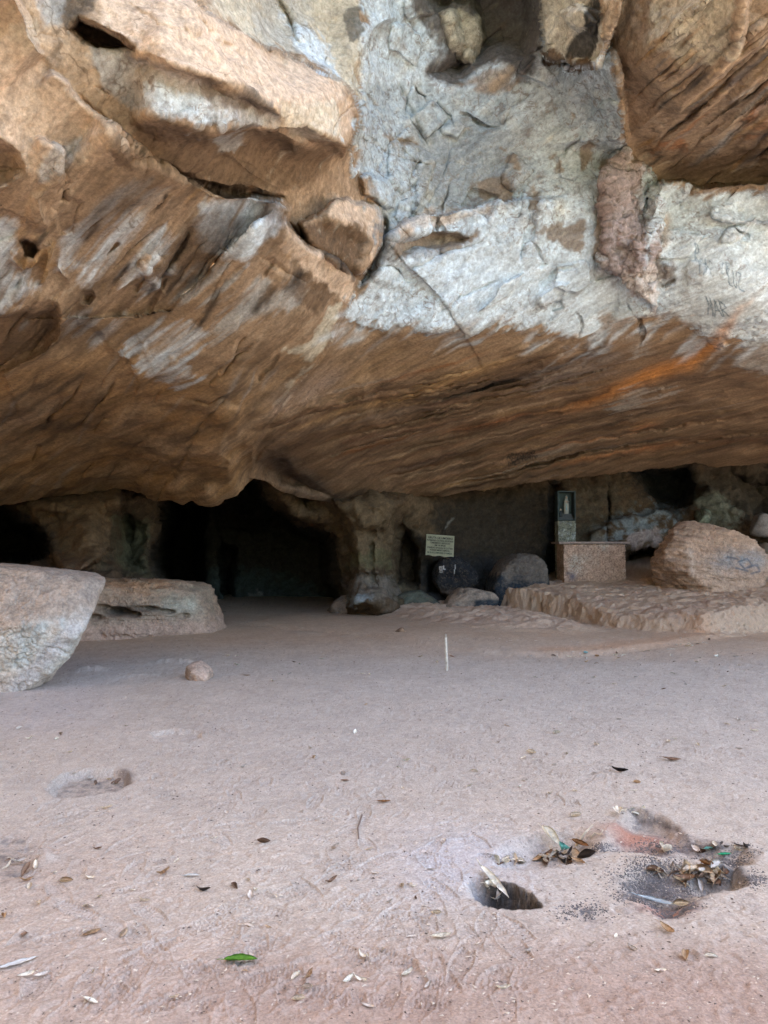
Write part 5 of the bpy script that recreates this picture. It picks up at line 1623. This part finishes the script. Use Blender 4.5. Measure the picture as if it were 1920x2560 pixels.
lathe(bm, [(.03, .10), (.03, .15), (.026, .19), (.018, .212), (.003, .222)], 18, .9, .8, 5, .04, (-.004, .008, 0))
bm_obj('headscarf', bm, white_p, kn, smooth=True)
# ------------------------------------------------------------------ painted sign hung on the dark wall
sg = empty('sign', P3(1100, 1364, 19.35), 'cream painted metal sign with black lettering, hanging against the dark rock wall', 'sign')
sg.rotation_euler = (R(-4), R(4.2), 0)
SW, SHH = .70, .53
bm = bmesh.new()
n = 12
vs = [[bm.verts.new((-SW / 2 + SW * i / n - .012 * (j / n - .5), .006 * math.sin(i * .9) * (1 - j / n), -SHH / 2 + SHH * j / n + (.012 * math.sin(i * 1.3) if j == 0 else 0))) for j in range(n + 1)] for i in range(n + 1)]
for i in range(n):
    for j in range(n):
        bm.faces.new((vs[i][j], vs[i + 1][j], vs[i + 1][j + 1], vs[i][j + 1]))
bmesh.ops.solidify(bm, geom=list(bm.faces), thickness=.008)
bm_obj('board', bm, plain_material('sign_paint', (0.62, 0.63, 0.45), .6, .14, 9, .1, .002), sg)
ink = plain_material('sign_ink', (0.030, 0.032, 0.030), .7, .1)
ink2 = plain_material('sign_ink_green', (0.030, 0.085, 0.070), .7, .1)


def text_mesh(body, size, x, z, width, mat, parent, heavy=.0):
    cu = bpy.data.curves.new('lettering', 'FONT')
    cu.body = body
    cu.size = size
    cu.align_x = 'CENTER'
    cu.extrude = .001
    cu.offset = heavy
    t = bpy.data.objects.new('lettering_tmp', cu)
    COL.objects.link(t)
    bpy.context.view_layer.update()
    me = bpy.data.meshes.new_from_object(t.evaluated_get(bpy.context.evaluated_depsgraph_get()))
    bpy.data.objects.remove(t)
    me.name = 'lettering'
    xs = [v.co.x for v in me.vertices]
    k = width / (max(xs) - min(xs))
    me.transform(Matrix.Diagonal((k, 1, 1, 1)))
    me.materials.clear()
    me.materials.append(mat)
    o = bpy.data.objects.new('lettering', me)
    COL.objects.link(o)
    o.parent = parent
    o.rotation_euler = (R(90), 0, 0)
    o.location = (x, -.0135, z)
    return o


for body, size, x, z, w_, mt in (('GRUTA DE LIMOEIRO', .072, .0, .165, .62, ink), ('PATRIMONIO CULTURAL DO ESTADO', .056, -.005, .100, .66, ink), ('TOMBAMENTO  RESOLUCAO', .056, 0, .040, .50, ink), ('EM 18 09 84', .056, 0, -.020, .27, ink),
                                 ('CONSELHO ESTADUAL DE CULTURA', .056, 0, -.080, .64, ink), ('AGRADECIMENTO ESPECIAL', .056, 0, -.140, .50, ink), ('DE ELIO LOMPORES E FAMILIA', .056, 0, -.205, .62, ink2)):
    text_mesh(body, size, x, z, w_, mt, sg, .0012)

# ------------------------------------------------------------------ stake
sp = floor_pt(1117, 1677)
stake = empty('stake', sp, 'thin whitish wooden stake standing alone in the middle of the floor', 'stake')
bm = bmesh.new()
tube(bm, [(0.002, 0, -.08), (0, 0, .1), (-.006, 0, .25), (-.012, .002, .43)], [.016, .017, .0165, .016], 7)
bm_obj('shaft', bm, plain_material('weathered_wood', (0.50, 0.47, 0.40), .85, .45, 14, .4, .004), stake)
bm = bmesh.new()
tube(bm, [(-.012, .002, .4305), (-.014, .002, .475)], [.0158, .0135], 7)
bm_obj('cut_end', bm, plain_material('grey_wood', (0.30, 0.26, 0.21), .9, .3, 30, .4, .004), stake)

# ------------------------------------------------------------------ leaves, scraps, twigs
def leaf_mesh(name, mat, L=1.0, W=.45, curl=.3, fold=.3, twist=.2, seed=0, ragged=.06):
    r = random.Random(seed)
    bm = bmesh.new()
    nu, nv = 12, 7
    g = []
    for i in range(nu):
        u = i / (nu - 1)
        w = W * .5 * (math.sin(math.pi * min(1, u * .97 + .03)) ** .75) * (1 - .25 * u) + .004
        row = []
        for j in range(nv):
            v = j / (nv - 1) * 2 - 1
            y = v * w * (1 + r.uniform(-ragged, ragged))
            z = fold * abs(v) ** 1.4 * w * 1.6 + curl * (u - .5) ** 2 * L + r.uniform(-1, 1) * .012
            a = twist * (u - .5)
            row.append(bm.verts.new(((u - .5) * L, y * math.cos(a) - z * math.sin(a), y * math.sin(a) + z * math.cos(a))))
        g.append(row)
    for i in range(nu - 1):
        for j in range(nv - 1):
            bm.faces.new((g[i][j], g[i + 1][j], g[i + 1][j + 1], g[i][j + 1]))
    tube(bm, [(-.5 * L, 0, curl * .25 * L + .004), (-.62 * L, .02, curl * .25 * L + .02), (-.72 * L, .05, curl * .2 * L)], [.012, .010, .008], 5)
    bmesh.ops.solidify(bm, geom=list(bm.faces), thickness=.008)
    zmin = min(v.co.z for v in bm.verts)
    for v in bm.verts:
        v.co.z -= zmin
    me = bpy.data.meshes.new(name)
    bm.to_mesh(me)
    bm.free()
    me.materials.append(mat)
    me.polygons.foreach_set('use_smooth', [True] * len(me.polygons))
    return me


LM = [plain_material('dry_leaf_' + n_, c_, .75, .3, 6, .4, .01) for n_, c_ in (('pale', (0.72, .64, .52)), ('grey', (0.58, .52, .46)), ('tan', (0.52, .37, .23)), ('brown', (0.24, .15, .10)), ('dark', (0.10, .08, .07)), ('cream', (0.78, .75, .66)))]
LEAF = []
for s_, (cu_, fo_, tw_, W_) in enumerate(((.5, .35, .4, .42), (.9, .6, .9, .40), (.25, .2, .2, .48), (1.3, .5, 1.3, .36), (.6, .9, .5, .5), (-.4, .4, .6, .38))):
    LEAF.append([leaf_mesh('dry_leaf', m_, 1, W_, cu_, fo_, tw_, s_ * 7 + k_) for k_, m_ in enumerate(LM)])


def put(name, me, pos, size, rz, label, cat, group=None, tilt=(0, 0)):
    o = bpy.data.objects.new(name, me)
    o.location = pos
    o.rotation_euler = (tilt[0], tilt[1], rz)
    o.scale = (size,) * 3
    COL.objects.link(o)
    return tag(o, label, cat, group)


rnd = random.Random(77)
rows = [('dry leaf lying loose on the open dusty floor', 'dry leaves scattered on the open floor', 150),
        ]
k = 0
pos = []
while k < 172:
    v = rnd.random()
    py = 1640 + 880 * v ** 1.7
    px = rnd.uniform(0, 1920)
    if rnd.random() > .35 + .65 * (px / 1920) and py < 2100:
        continue
    if px < 560 and py < 1760:
        continue
    if 1140 < px and 1990 < py < 2300:
        continue
    pos.append((px, py))
    k += 1
for px, py in pos:
    p = floor_pt(px, py)
    Lf = LEAF[rnd.randrange(6)][rnd.choice([0, 0, 0, 0, 1, 1, 2, 5, 5, 3])]
    put('dry_leaf', Lf, p + Vector((0, 0, .002)), rnd.uniform(.020, .050) * (1 + .11 * p.y), rnd.uniform(0, 6.28), 'dry curled leaf lying loose on the open dusty floor', 'leaf', 'dry leaves scattered on the open floor', (rnd.uniform(-.25, .25), rnd.uniform(-.25, .25)))
# along the foot of the low rock step
for i in range(20):
    t_ = rnd.random()
    px = 1400 + 380 * t_
    py = 1645 - 42 * t_ ** 1.4 + rnd.uniform(-4, 8)
    p = floor_pt(px, py)
    put('dry_leaf', LEAF[rnd.randrange(6)][rnd.choice([0, 1, 3, 5])], p, rnd.uniform(.05, .10), rnd.uniform(0, 6.28), 'dry leaf caught along the foot of the low rock step', 'leaf', 'dry leaves along the rock step', (rnd.uniform(-.3, .3), 0))


def heap(n_, cx, cy, rx, ry, s0, s1, label, group, mats, lift=.02):
    for i in range(n_):
        a, r_ = rnd.uniform(0, 6.28), math.sqrt(rnd.random())
        p = floor_pt(cx + rx * r_ * math.cos(a), cy + ry * r_ * math.sin(a))
        put('dry_leaf', LEAF[rnd.randrange(6)][rnd.choice(mats)], p + Vector((0, 0, rnd.uniform(0, lift))), rnd.uniform(s0, s1), rnd.uniform(0, 6.28), label, 'leaf', group, (rnd.uniform(-.7, .7), rnd.uniform(-.7, .7)))


heap(26, 1410, 2152, 72, 16, .05, .11, 'dry leaf in the heap at the bottom of the shallow bowl', 'dry leaves heaped in the bowl', [0, 1, 2, 2, 3, 4, 0])
heap(8, 1270, 2160, 45, 6, .05, .09, 'pale dry leaf along the near rim of the shallow bowl', 'dry leaves on the bowl rim', [0, 5, 1, 3])
heap(32, 1760, 2205, 70, 24, .05, .12, 'dry leaf in the heap filling the deep ashy pit', 'dry leaves heaped in the ashy pit', [0, 1, 2, 2, 3, 0, 1], .035)
heap(10, 1640, 2185, 60, 14, .04, .08, 'dry leaf on the black gravel beside the ashy pit', 'dry leaves on the gravel', [0, 1, 3])
heap(10, 1800, 2128, 80, 12, .04, .08, 'dry leaf in the gravelly hollow behind the ashy pit', 'dry leaves in the gravelly hollow', [0, 1, 3, 4])
heap(6, 1570, 2036, 40, 8, .05, .10, 'pale dry leaf at the head of the red mound', 'dry leaves by the red mound', [0, 5, 5])
heap(5, 1235, 2255, 22, 8, .05, .12, 'dry leaf fallen into the slanting slot in the floor', 'dry leaves in the slot', [0, 1, 5], .05)
heap(6, 60, 2165, 60, 22, .04, .08, 'small dry leaf in the rough hollow with the stub of rock', 'dry leaves in the rough hollow', [0, 1, 2, 3])
heap(6, 230, 1958, 70, 20, .03, .07, 'small dry leaf in the oval sandy hollow', 'dry leaves in the oval hollow', [0, 1, 3])

green_l = plain_material('green_leaf', (0.13, 0.30, 0.035), .5, .3, 5, .3, .01)
teal_p = plain_material('green_plastic', (0.20, 0.50, 0.42), .4, .2, 6, .2, .01)
paper_p = plain_material('white_paper', (0.72, 0.73, 0.72), .8, .1, 6, .2, .01)
orange_l = plain_material('orange_leaf', (0.30, 0.15, 0.06), .7, .35, 6, .3, .01)


def single(px, py, size, rz, name, me, label, cat, dz=.003, tilt=(0, 0)):
    return put(name, me, floor_pt(px, py) + Vector((0, 0, dz)), size * (.72 if name != 'green_leaf' and name != 'pale_leaf' else .95), R(rz), label, cat, None, tilt)


single(602, 2404, .135, 4, 'green_leaf', leaf_mesh('green_leaf', green_l, 1, .36, .15, .45, .3, 91), 'fresh green leaf lying flat on the floor near the photographer', 'leaf')
single(46, 2412, .15, 38, 'pale_leaf', leaf_mesh('pale_leaf', paper_p, 1, .26, .05, .15, .1, 92), 'long pale pointed leaf at the near edge of the floor', 'leaf')
single(480, 2193, .11, 3, 'paper_scrap', leaf_mesh('paper_scrap', paper_p, 1, .26, .1, .5, .3, 93), 'torn white paper scrap on the trodden dust', 'paper scrap')
single(508, 2232, .10, 5, 'dark_leaf', LEAF[3][4], 'rolled dark leaf just in front of the torn paper scrap', 'leaf')
single(1550, 1932, .17, -28, 'dark_leaf', LEAF[1][4], 'large dark rolled leaf on the floor beyond the ash pits', 'leaf')
single(1680, 1903, .18, -24, 'dark_leaf', LEAF[0][3], 'long dark split leaf at the far side of the ash pits', 'leaf')
single(1441, 2045, .11, 30, 'curled_leaf', LEAF[4][0], 'upright curled pale leaf behind the shallow bowl', 'leaf')
single(960, 2007, .12, 8, 'brown_leaf', leaf_mesh('brown_leaf', orange_l, 1, .35, .4, .4, .3, 94), 'reddish brown leaf alone in the middle of the floor', 'leaf')
single(1105, 2347, .12, 18, 'cream_leaf', LEAF[0][5], 'cream flat leaf on the bare dust in front of the slot', 'leaf')
single(1668, 2330, .13, -60, 'tan_leaf', LEAF[1][2], 'bent tan leaf on the red dust in front of the ashy pit', 'leaf')
single(230, 2335, .11, 50, 'tan_leaf', LEAF[2][2], 'flat tan leaf on the reddish dust beside small dry leaves', 'leaf')
single(1405, 2140, .17, 70, 'plastic_scrap', leaf_mesh('plastic_scrap', teal_p, 1, .5, .8, .8, .8, 95, .2), 'crumpled pale green plastic scrap in the leaf heap of the bowl', 'plastic scrap', .03, (.5, .3))
single(1775, 2132, .09, 10, 'plastic_scrap', leaf_mesh('plastic_scrap', teal_p, 1, .5, .3, .4, .3, 96, .2), 'small square green plastic scrap on the gravel behind the ashy pit', 'plastic scrap', .01)
single(1812, 2150, .11, 12, 'plastic_scrap', leaf_mesh('plastic_scrap', plain_material('bright_green_plastic', (0.05, .48, .24), .4, .2, 6, .1), 1, .3, .3, .5, .5, 97, .1), 'bright green plastic strip at the edge of the gravelly hollow', 'plastic scrap', .01)
single(1465, 1635, .12, 30, 'plastic_scrap', leaf_mesh('plastic_scrap', plain_material('blue_plastic', (0.30, .52, .55), .4, .2, 6, .1), 1, .6, .6, .8, .5, 98, .2), 'pale blue plastic scrap at the foot of the rock step', 'plastic scrap', .01)
single(1235, 2235, .24, -58, 'pale_leaf', leaf_mesh('pale_leaf', LM[5], 1, .2, .1, .4, .2, 99), 'long pale leaf sliding into the slanting slot', 'leaf', .03, (0, .35))
single(1645, 2268, .20, -32, 'pale_leaf', leaf_mesh('pale_leaf', plain_material('bluish_leaf', (0.55, .62, .66), .6, .15, 6, .2), 1, .2, .2, .4, .2, 100), 'long bluish white leaf in the small front pit', 'leaf', .02)
single(1705, 2272, .11, 10, 'curled_leaf', LEAF[4][0], 'curled cream leaf beside the bluish leaf in the front pit', 'leaf', .01)
single(1660, 2140, .19, 65, 'curled_leaf', leaf_mesh('curled_leaf', LM[0], 1, .5, .5, .9, .9, 101), 'big folded yellowish leaf at the edge of the black gravel', 'leaf', .02, (.3, .4))
single(1765, 2188, .11, 20, 'orange_leaf', leaf_mesh('orange_leaf', orange_l, 1, .5, .8, .7, .8, 102), 'orange brown curled leaf on top of the heap in the ashy pit', 'leaf', .045, (.3, .2))
single(1450, 2132, .13, -15, 'orange_leaf', leaf_mesh('orange_leaf', orange_l, 1, .4, .6, .7, .8, 103), 'orange brown curled leaf on the heap in the bowl', 'leaf', .04, (.3, .2))
single(1375, 2118, .19, -40, 'cream_leaf', leaf_mesh('cream_leaf', LM[5], 1, .45, .5, .9, .8, 104), 'cream cone shaped leaf behind the green plastic scrap', 'leaf', .04, (.2, .5))


def twig(pts, r, mat, label):
    P0 = pts[0]
    bm = bmesh.new()
    o = empty('twig', P0, label, 'twig')
    tube(bm, [Vector(p) - P0 for p in pts], [r * (1 - .5 * i / len(pts)) for i in range(len(pts))], 6)
    bm_obj('stick', bm, mat, o, smooth=True)


wood = plain_material('pale_twig', (0.55, .47, .36), .8, .2, 30, .3)
a_, b_ = floor_pt(1440, 2130), floor_pt(1482, 2098)
twig([a_ + Vector((0, 0, .03)), a_.lerp(b_, .5) + Vector((0, 0, .06)), b_ + Vector((0, 0, .07))], .007, wood, 'pale straight twig leaning out of the leaf heap in the bowl')
a_, b_ = floor_pt(1478, 2102), floor_pt(1508, 2092)
twig([a_ + Vector((0, 0, .015)), a_.lerp(b_, .4) + Vector((0, .02, .02)), a_.lerp(b_, .7) + Vector((0, -.02, .02)), b_ + Vector((0, 0, .03))], .004, wood, 'thin wavy twig behind the leaf heap in the bowl')
a_, b_ = floor_pt(700, 2440), floor_pt(722, 2490)
twig([floor_pt(905, 2040) + Vector((0, 0, .004)), floor_pt(895, 2075) + Vector((0, 0, .008)), floor_pt(897, 2100) + Vector((0, 0, .004))], .005, plain_material('dark_twig', (0.16, .12, .10), .9), 'short dark twig on the trodden floor')


def scatter_mesh(name, pts, sizes, mat, seed, flat=1.0, long=1.0, label=None):
    """Tiny uncountable chips gathered in one object."""
    r = np.random.RandomState(seed)
    n_ = len(pts)
    base = np.array([[1, 0, 0], [-.5, .8, 0], [-.5, -.8, .1], [0, 0, 1.0], [.1, .1, -.6]])
    tri = np.array([[0, 1, 3], [1, 2, 3], [2, 0, 3], [1, 0, 4], [2, 1, 4], [0, 2, 4]])
    a = r.uniform(0, 6.28, n_)
    V = np.repeat(base[None], n_, 0) * (1 + r.uniform(-.45, .45, (n_, 5, 3)))
    V = V * np.array([long, 1, flat])
    x, y = V[..., 0] * np.cos(a)[:, None] - V[..., 1] * np.sin(a)[:, None], V[..., 0] * np.sin(a)[:, None] + V[..., 1] * np.cos(a)[:, None]
    V = np.stack([x, y, V[..., 2]], -1) * sizes[:, None, None] + pts[:, None, :]
    T = (tri[None] + (np.arange(n_) * 5)[:, None, None]).reshape(-1, 3)
    o = mesh_np(name, V.reshape(-1, 3), T, mat, smooth=False)
    o['kind'] = 'stuff'
    return o


def scatter_pts(n_, fn, seed):
    r = np.random.RandomState(seed)
    px, py = fn(r, n_)
    g = on_ground(px, py)
    z = ground_height(g[:, 0], g[:, 1], True)
    return np.concatenate([g, z[:, None]], 1), r


pts_, r_ = scatter_pts(2300, lambda r, n: (r.uniform(-40, 1960, n), 1600 + 960 * r.uniform(0, 1, n) ** 1.5), 5)
scatter_mesh('leaf_litter', pts_, r_.uniform(.0025, .0075, len(pts_)) * (.6 + .16 * pts_[:, 1]), plain_material('pale_litter', (0.46, .40, .33), .9, .3, 40, .1), 6, .35, 2.0)
pts_, r_ = scatter_pts(1500, lambda r, n: (r.uniform(-40, 1960, n), 1590 + 970 * r.uniform(0, 1, n) ** 1.0), 7)
scatter_mesh('soil_debris', pts_, r_.uniform(.002, .006, len(pts_)) * (.7 + .11 * pts_[:, 1]), plain_material('dark_litter', (0.13, .10, .085), .95, .3, 40, .1), 8, .6, 1.7)


def pit_pts(r, n):
    c = [(1640, 2190, 80, 32), (1800, 2130, 80, 16), (1690, 2262, 45, 18), (1500, 2120, 60, 10), (1650, 2100, 60, 12), (1890, 2200, 40, 20), (1450, 2275, 70, 22), (1590, 2240, 60, 16)]
    w = np.array([.42, .15, .12, .06, .08, .05, .06, .06])
    i = r.choice(len(c), n, p=w)
    c = np.array(c)[i]
    return c[:, 0] + c[:, 2] * r.normal(0, .55, n), c[:, 1] + c[:, 3] * r.normal(0, .55, n)


pts_, r_ = scatter_pts(8000, pit_pts, 9)
scatter_mesh('gravel', pts_, r_.uniform(.0022, .0062, len(pts_)), plain_material('black_gravel', (0.13, .12, .12), .9, .5, 14, .1), 10, .8, 1.2)
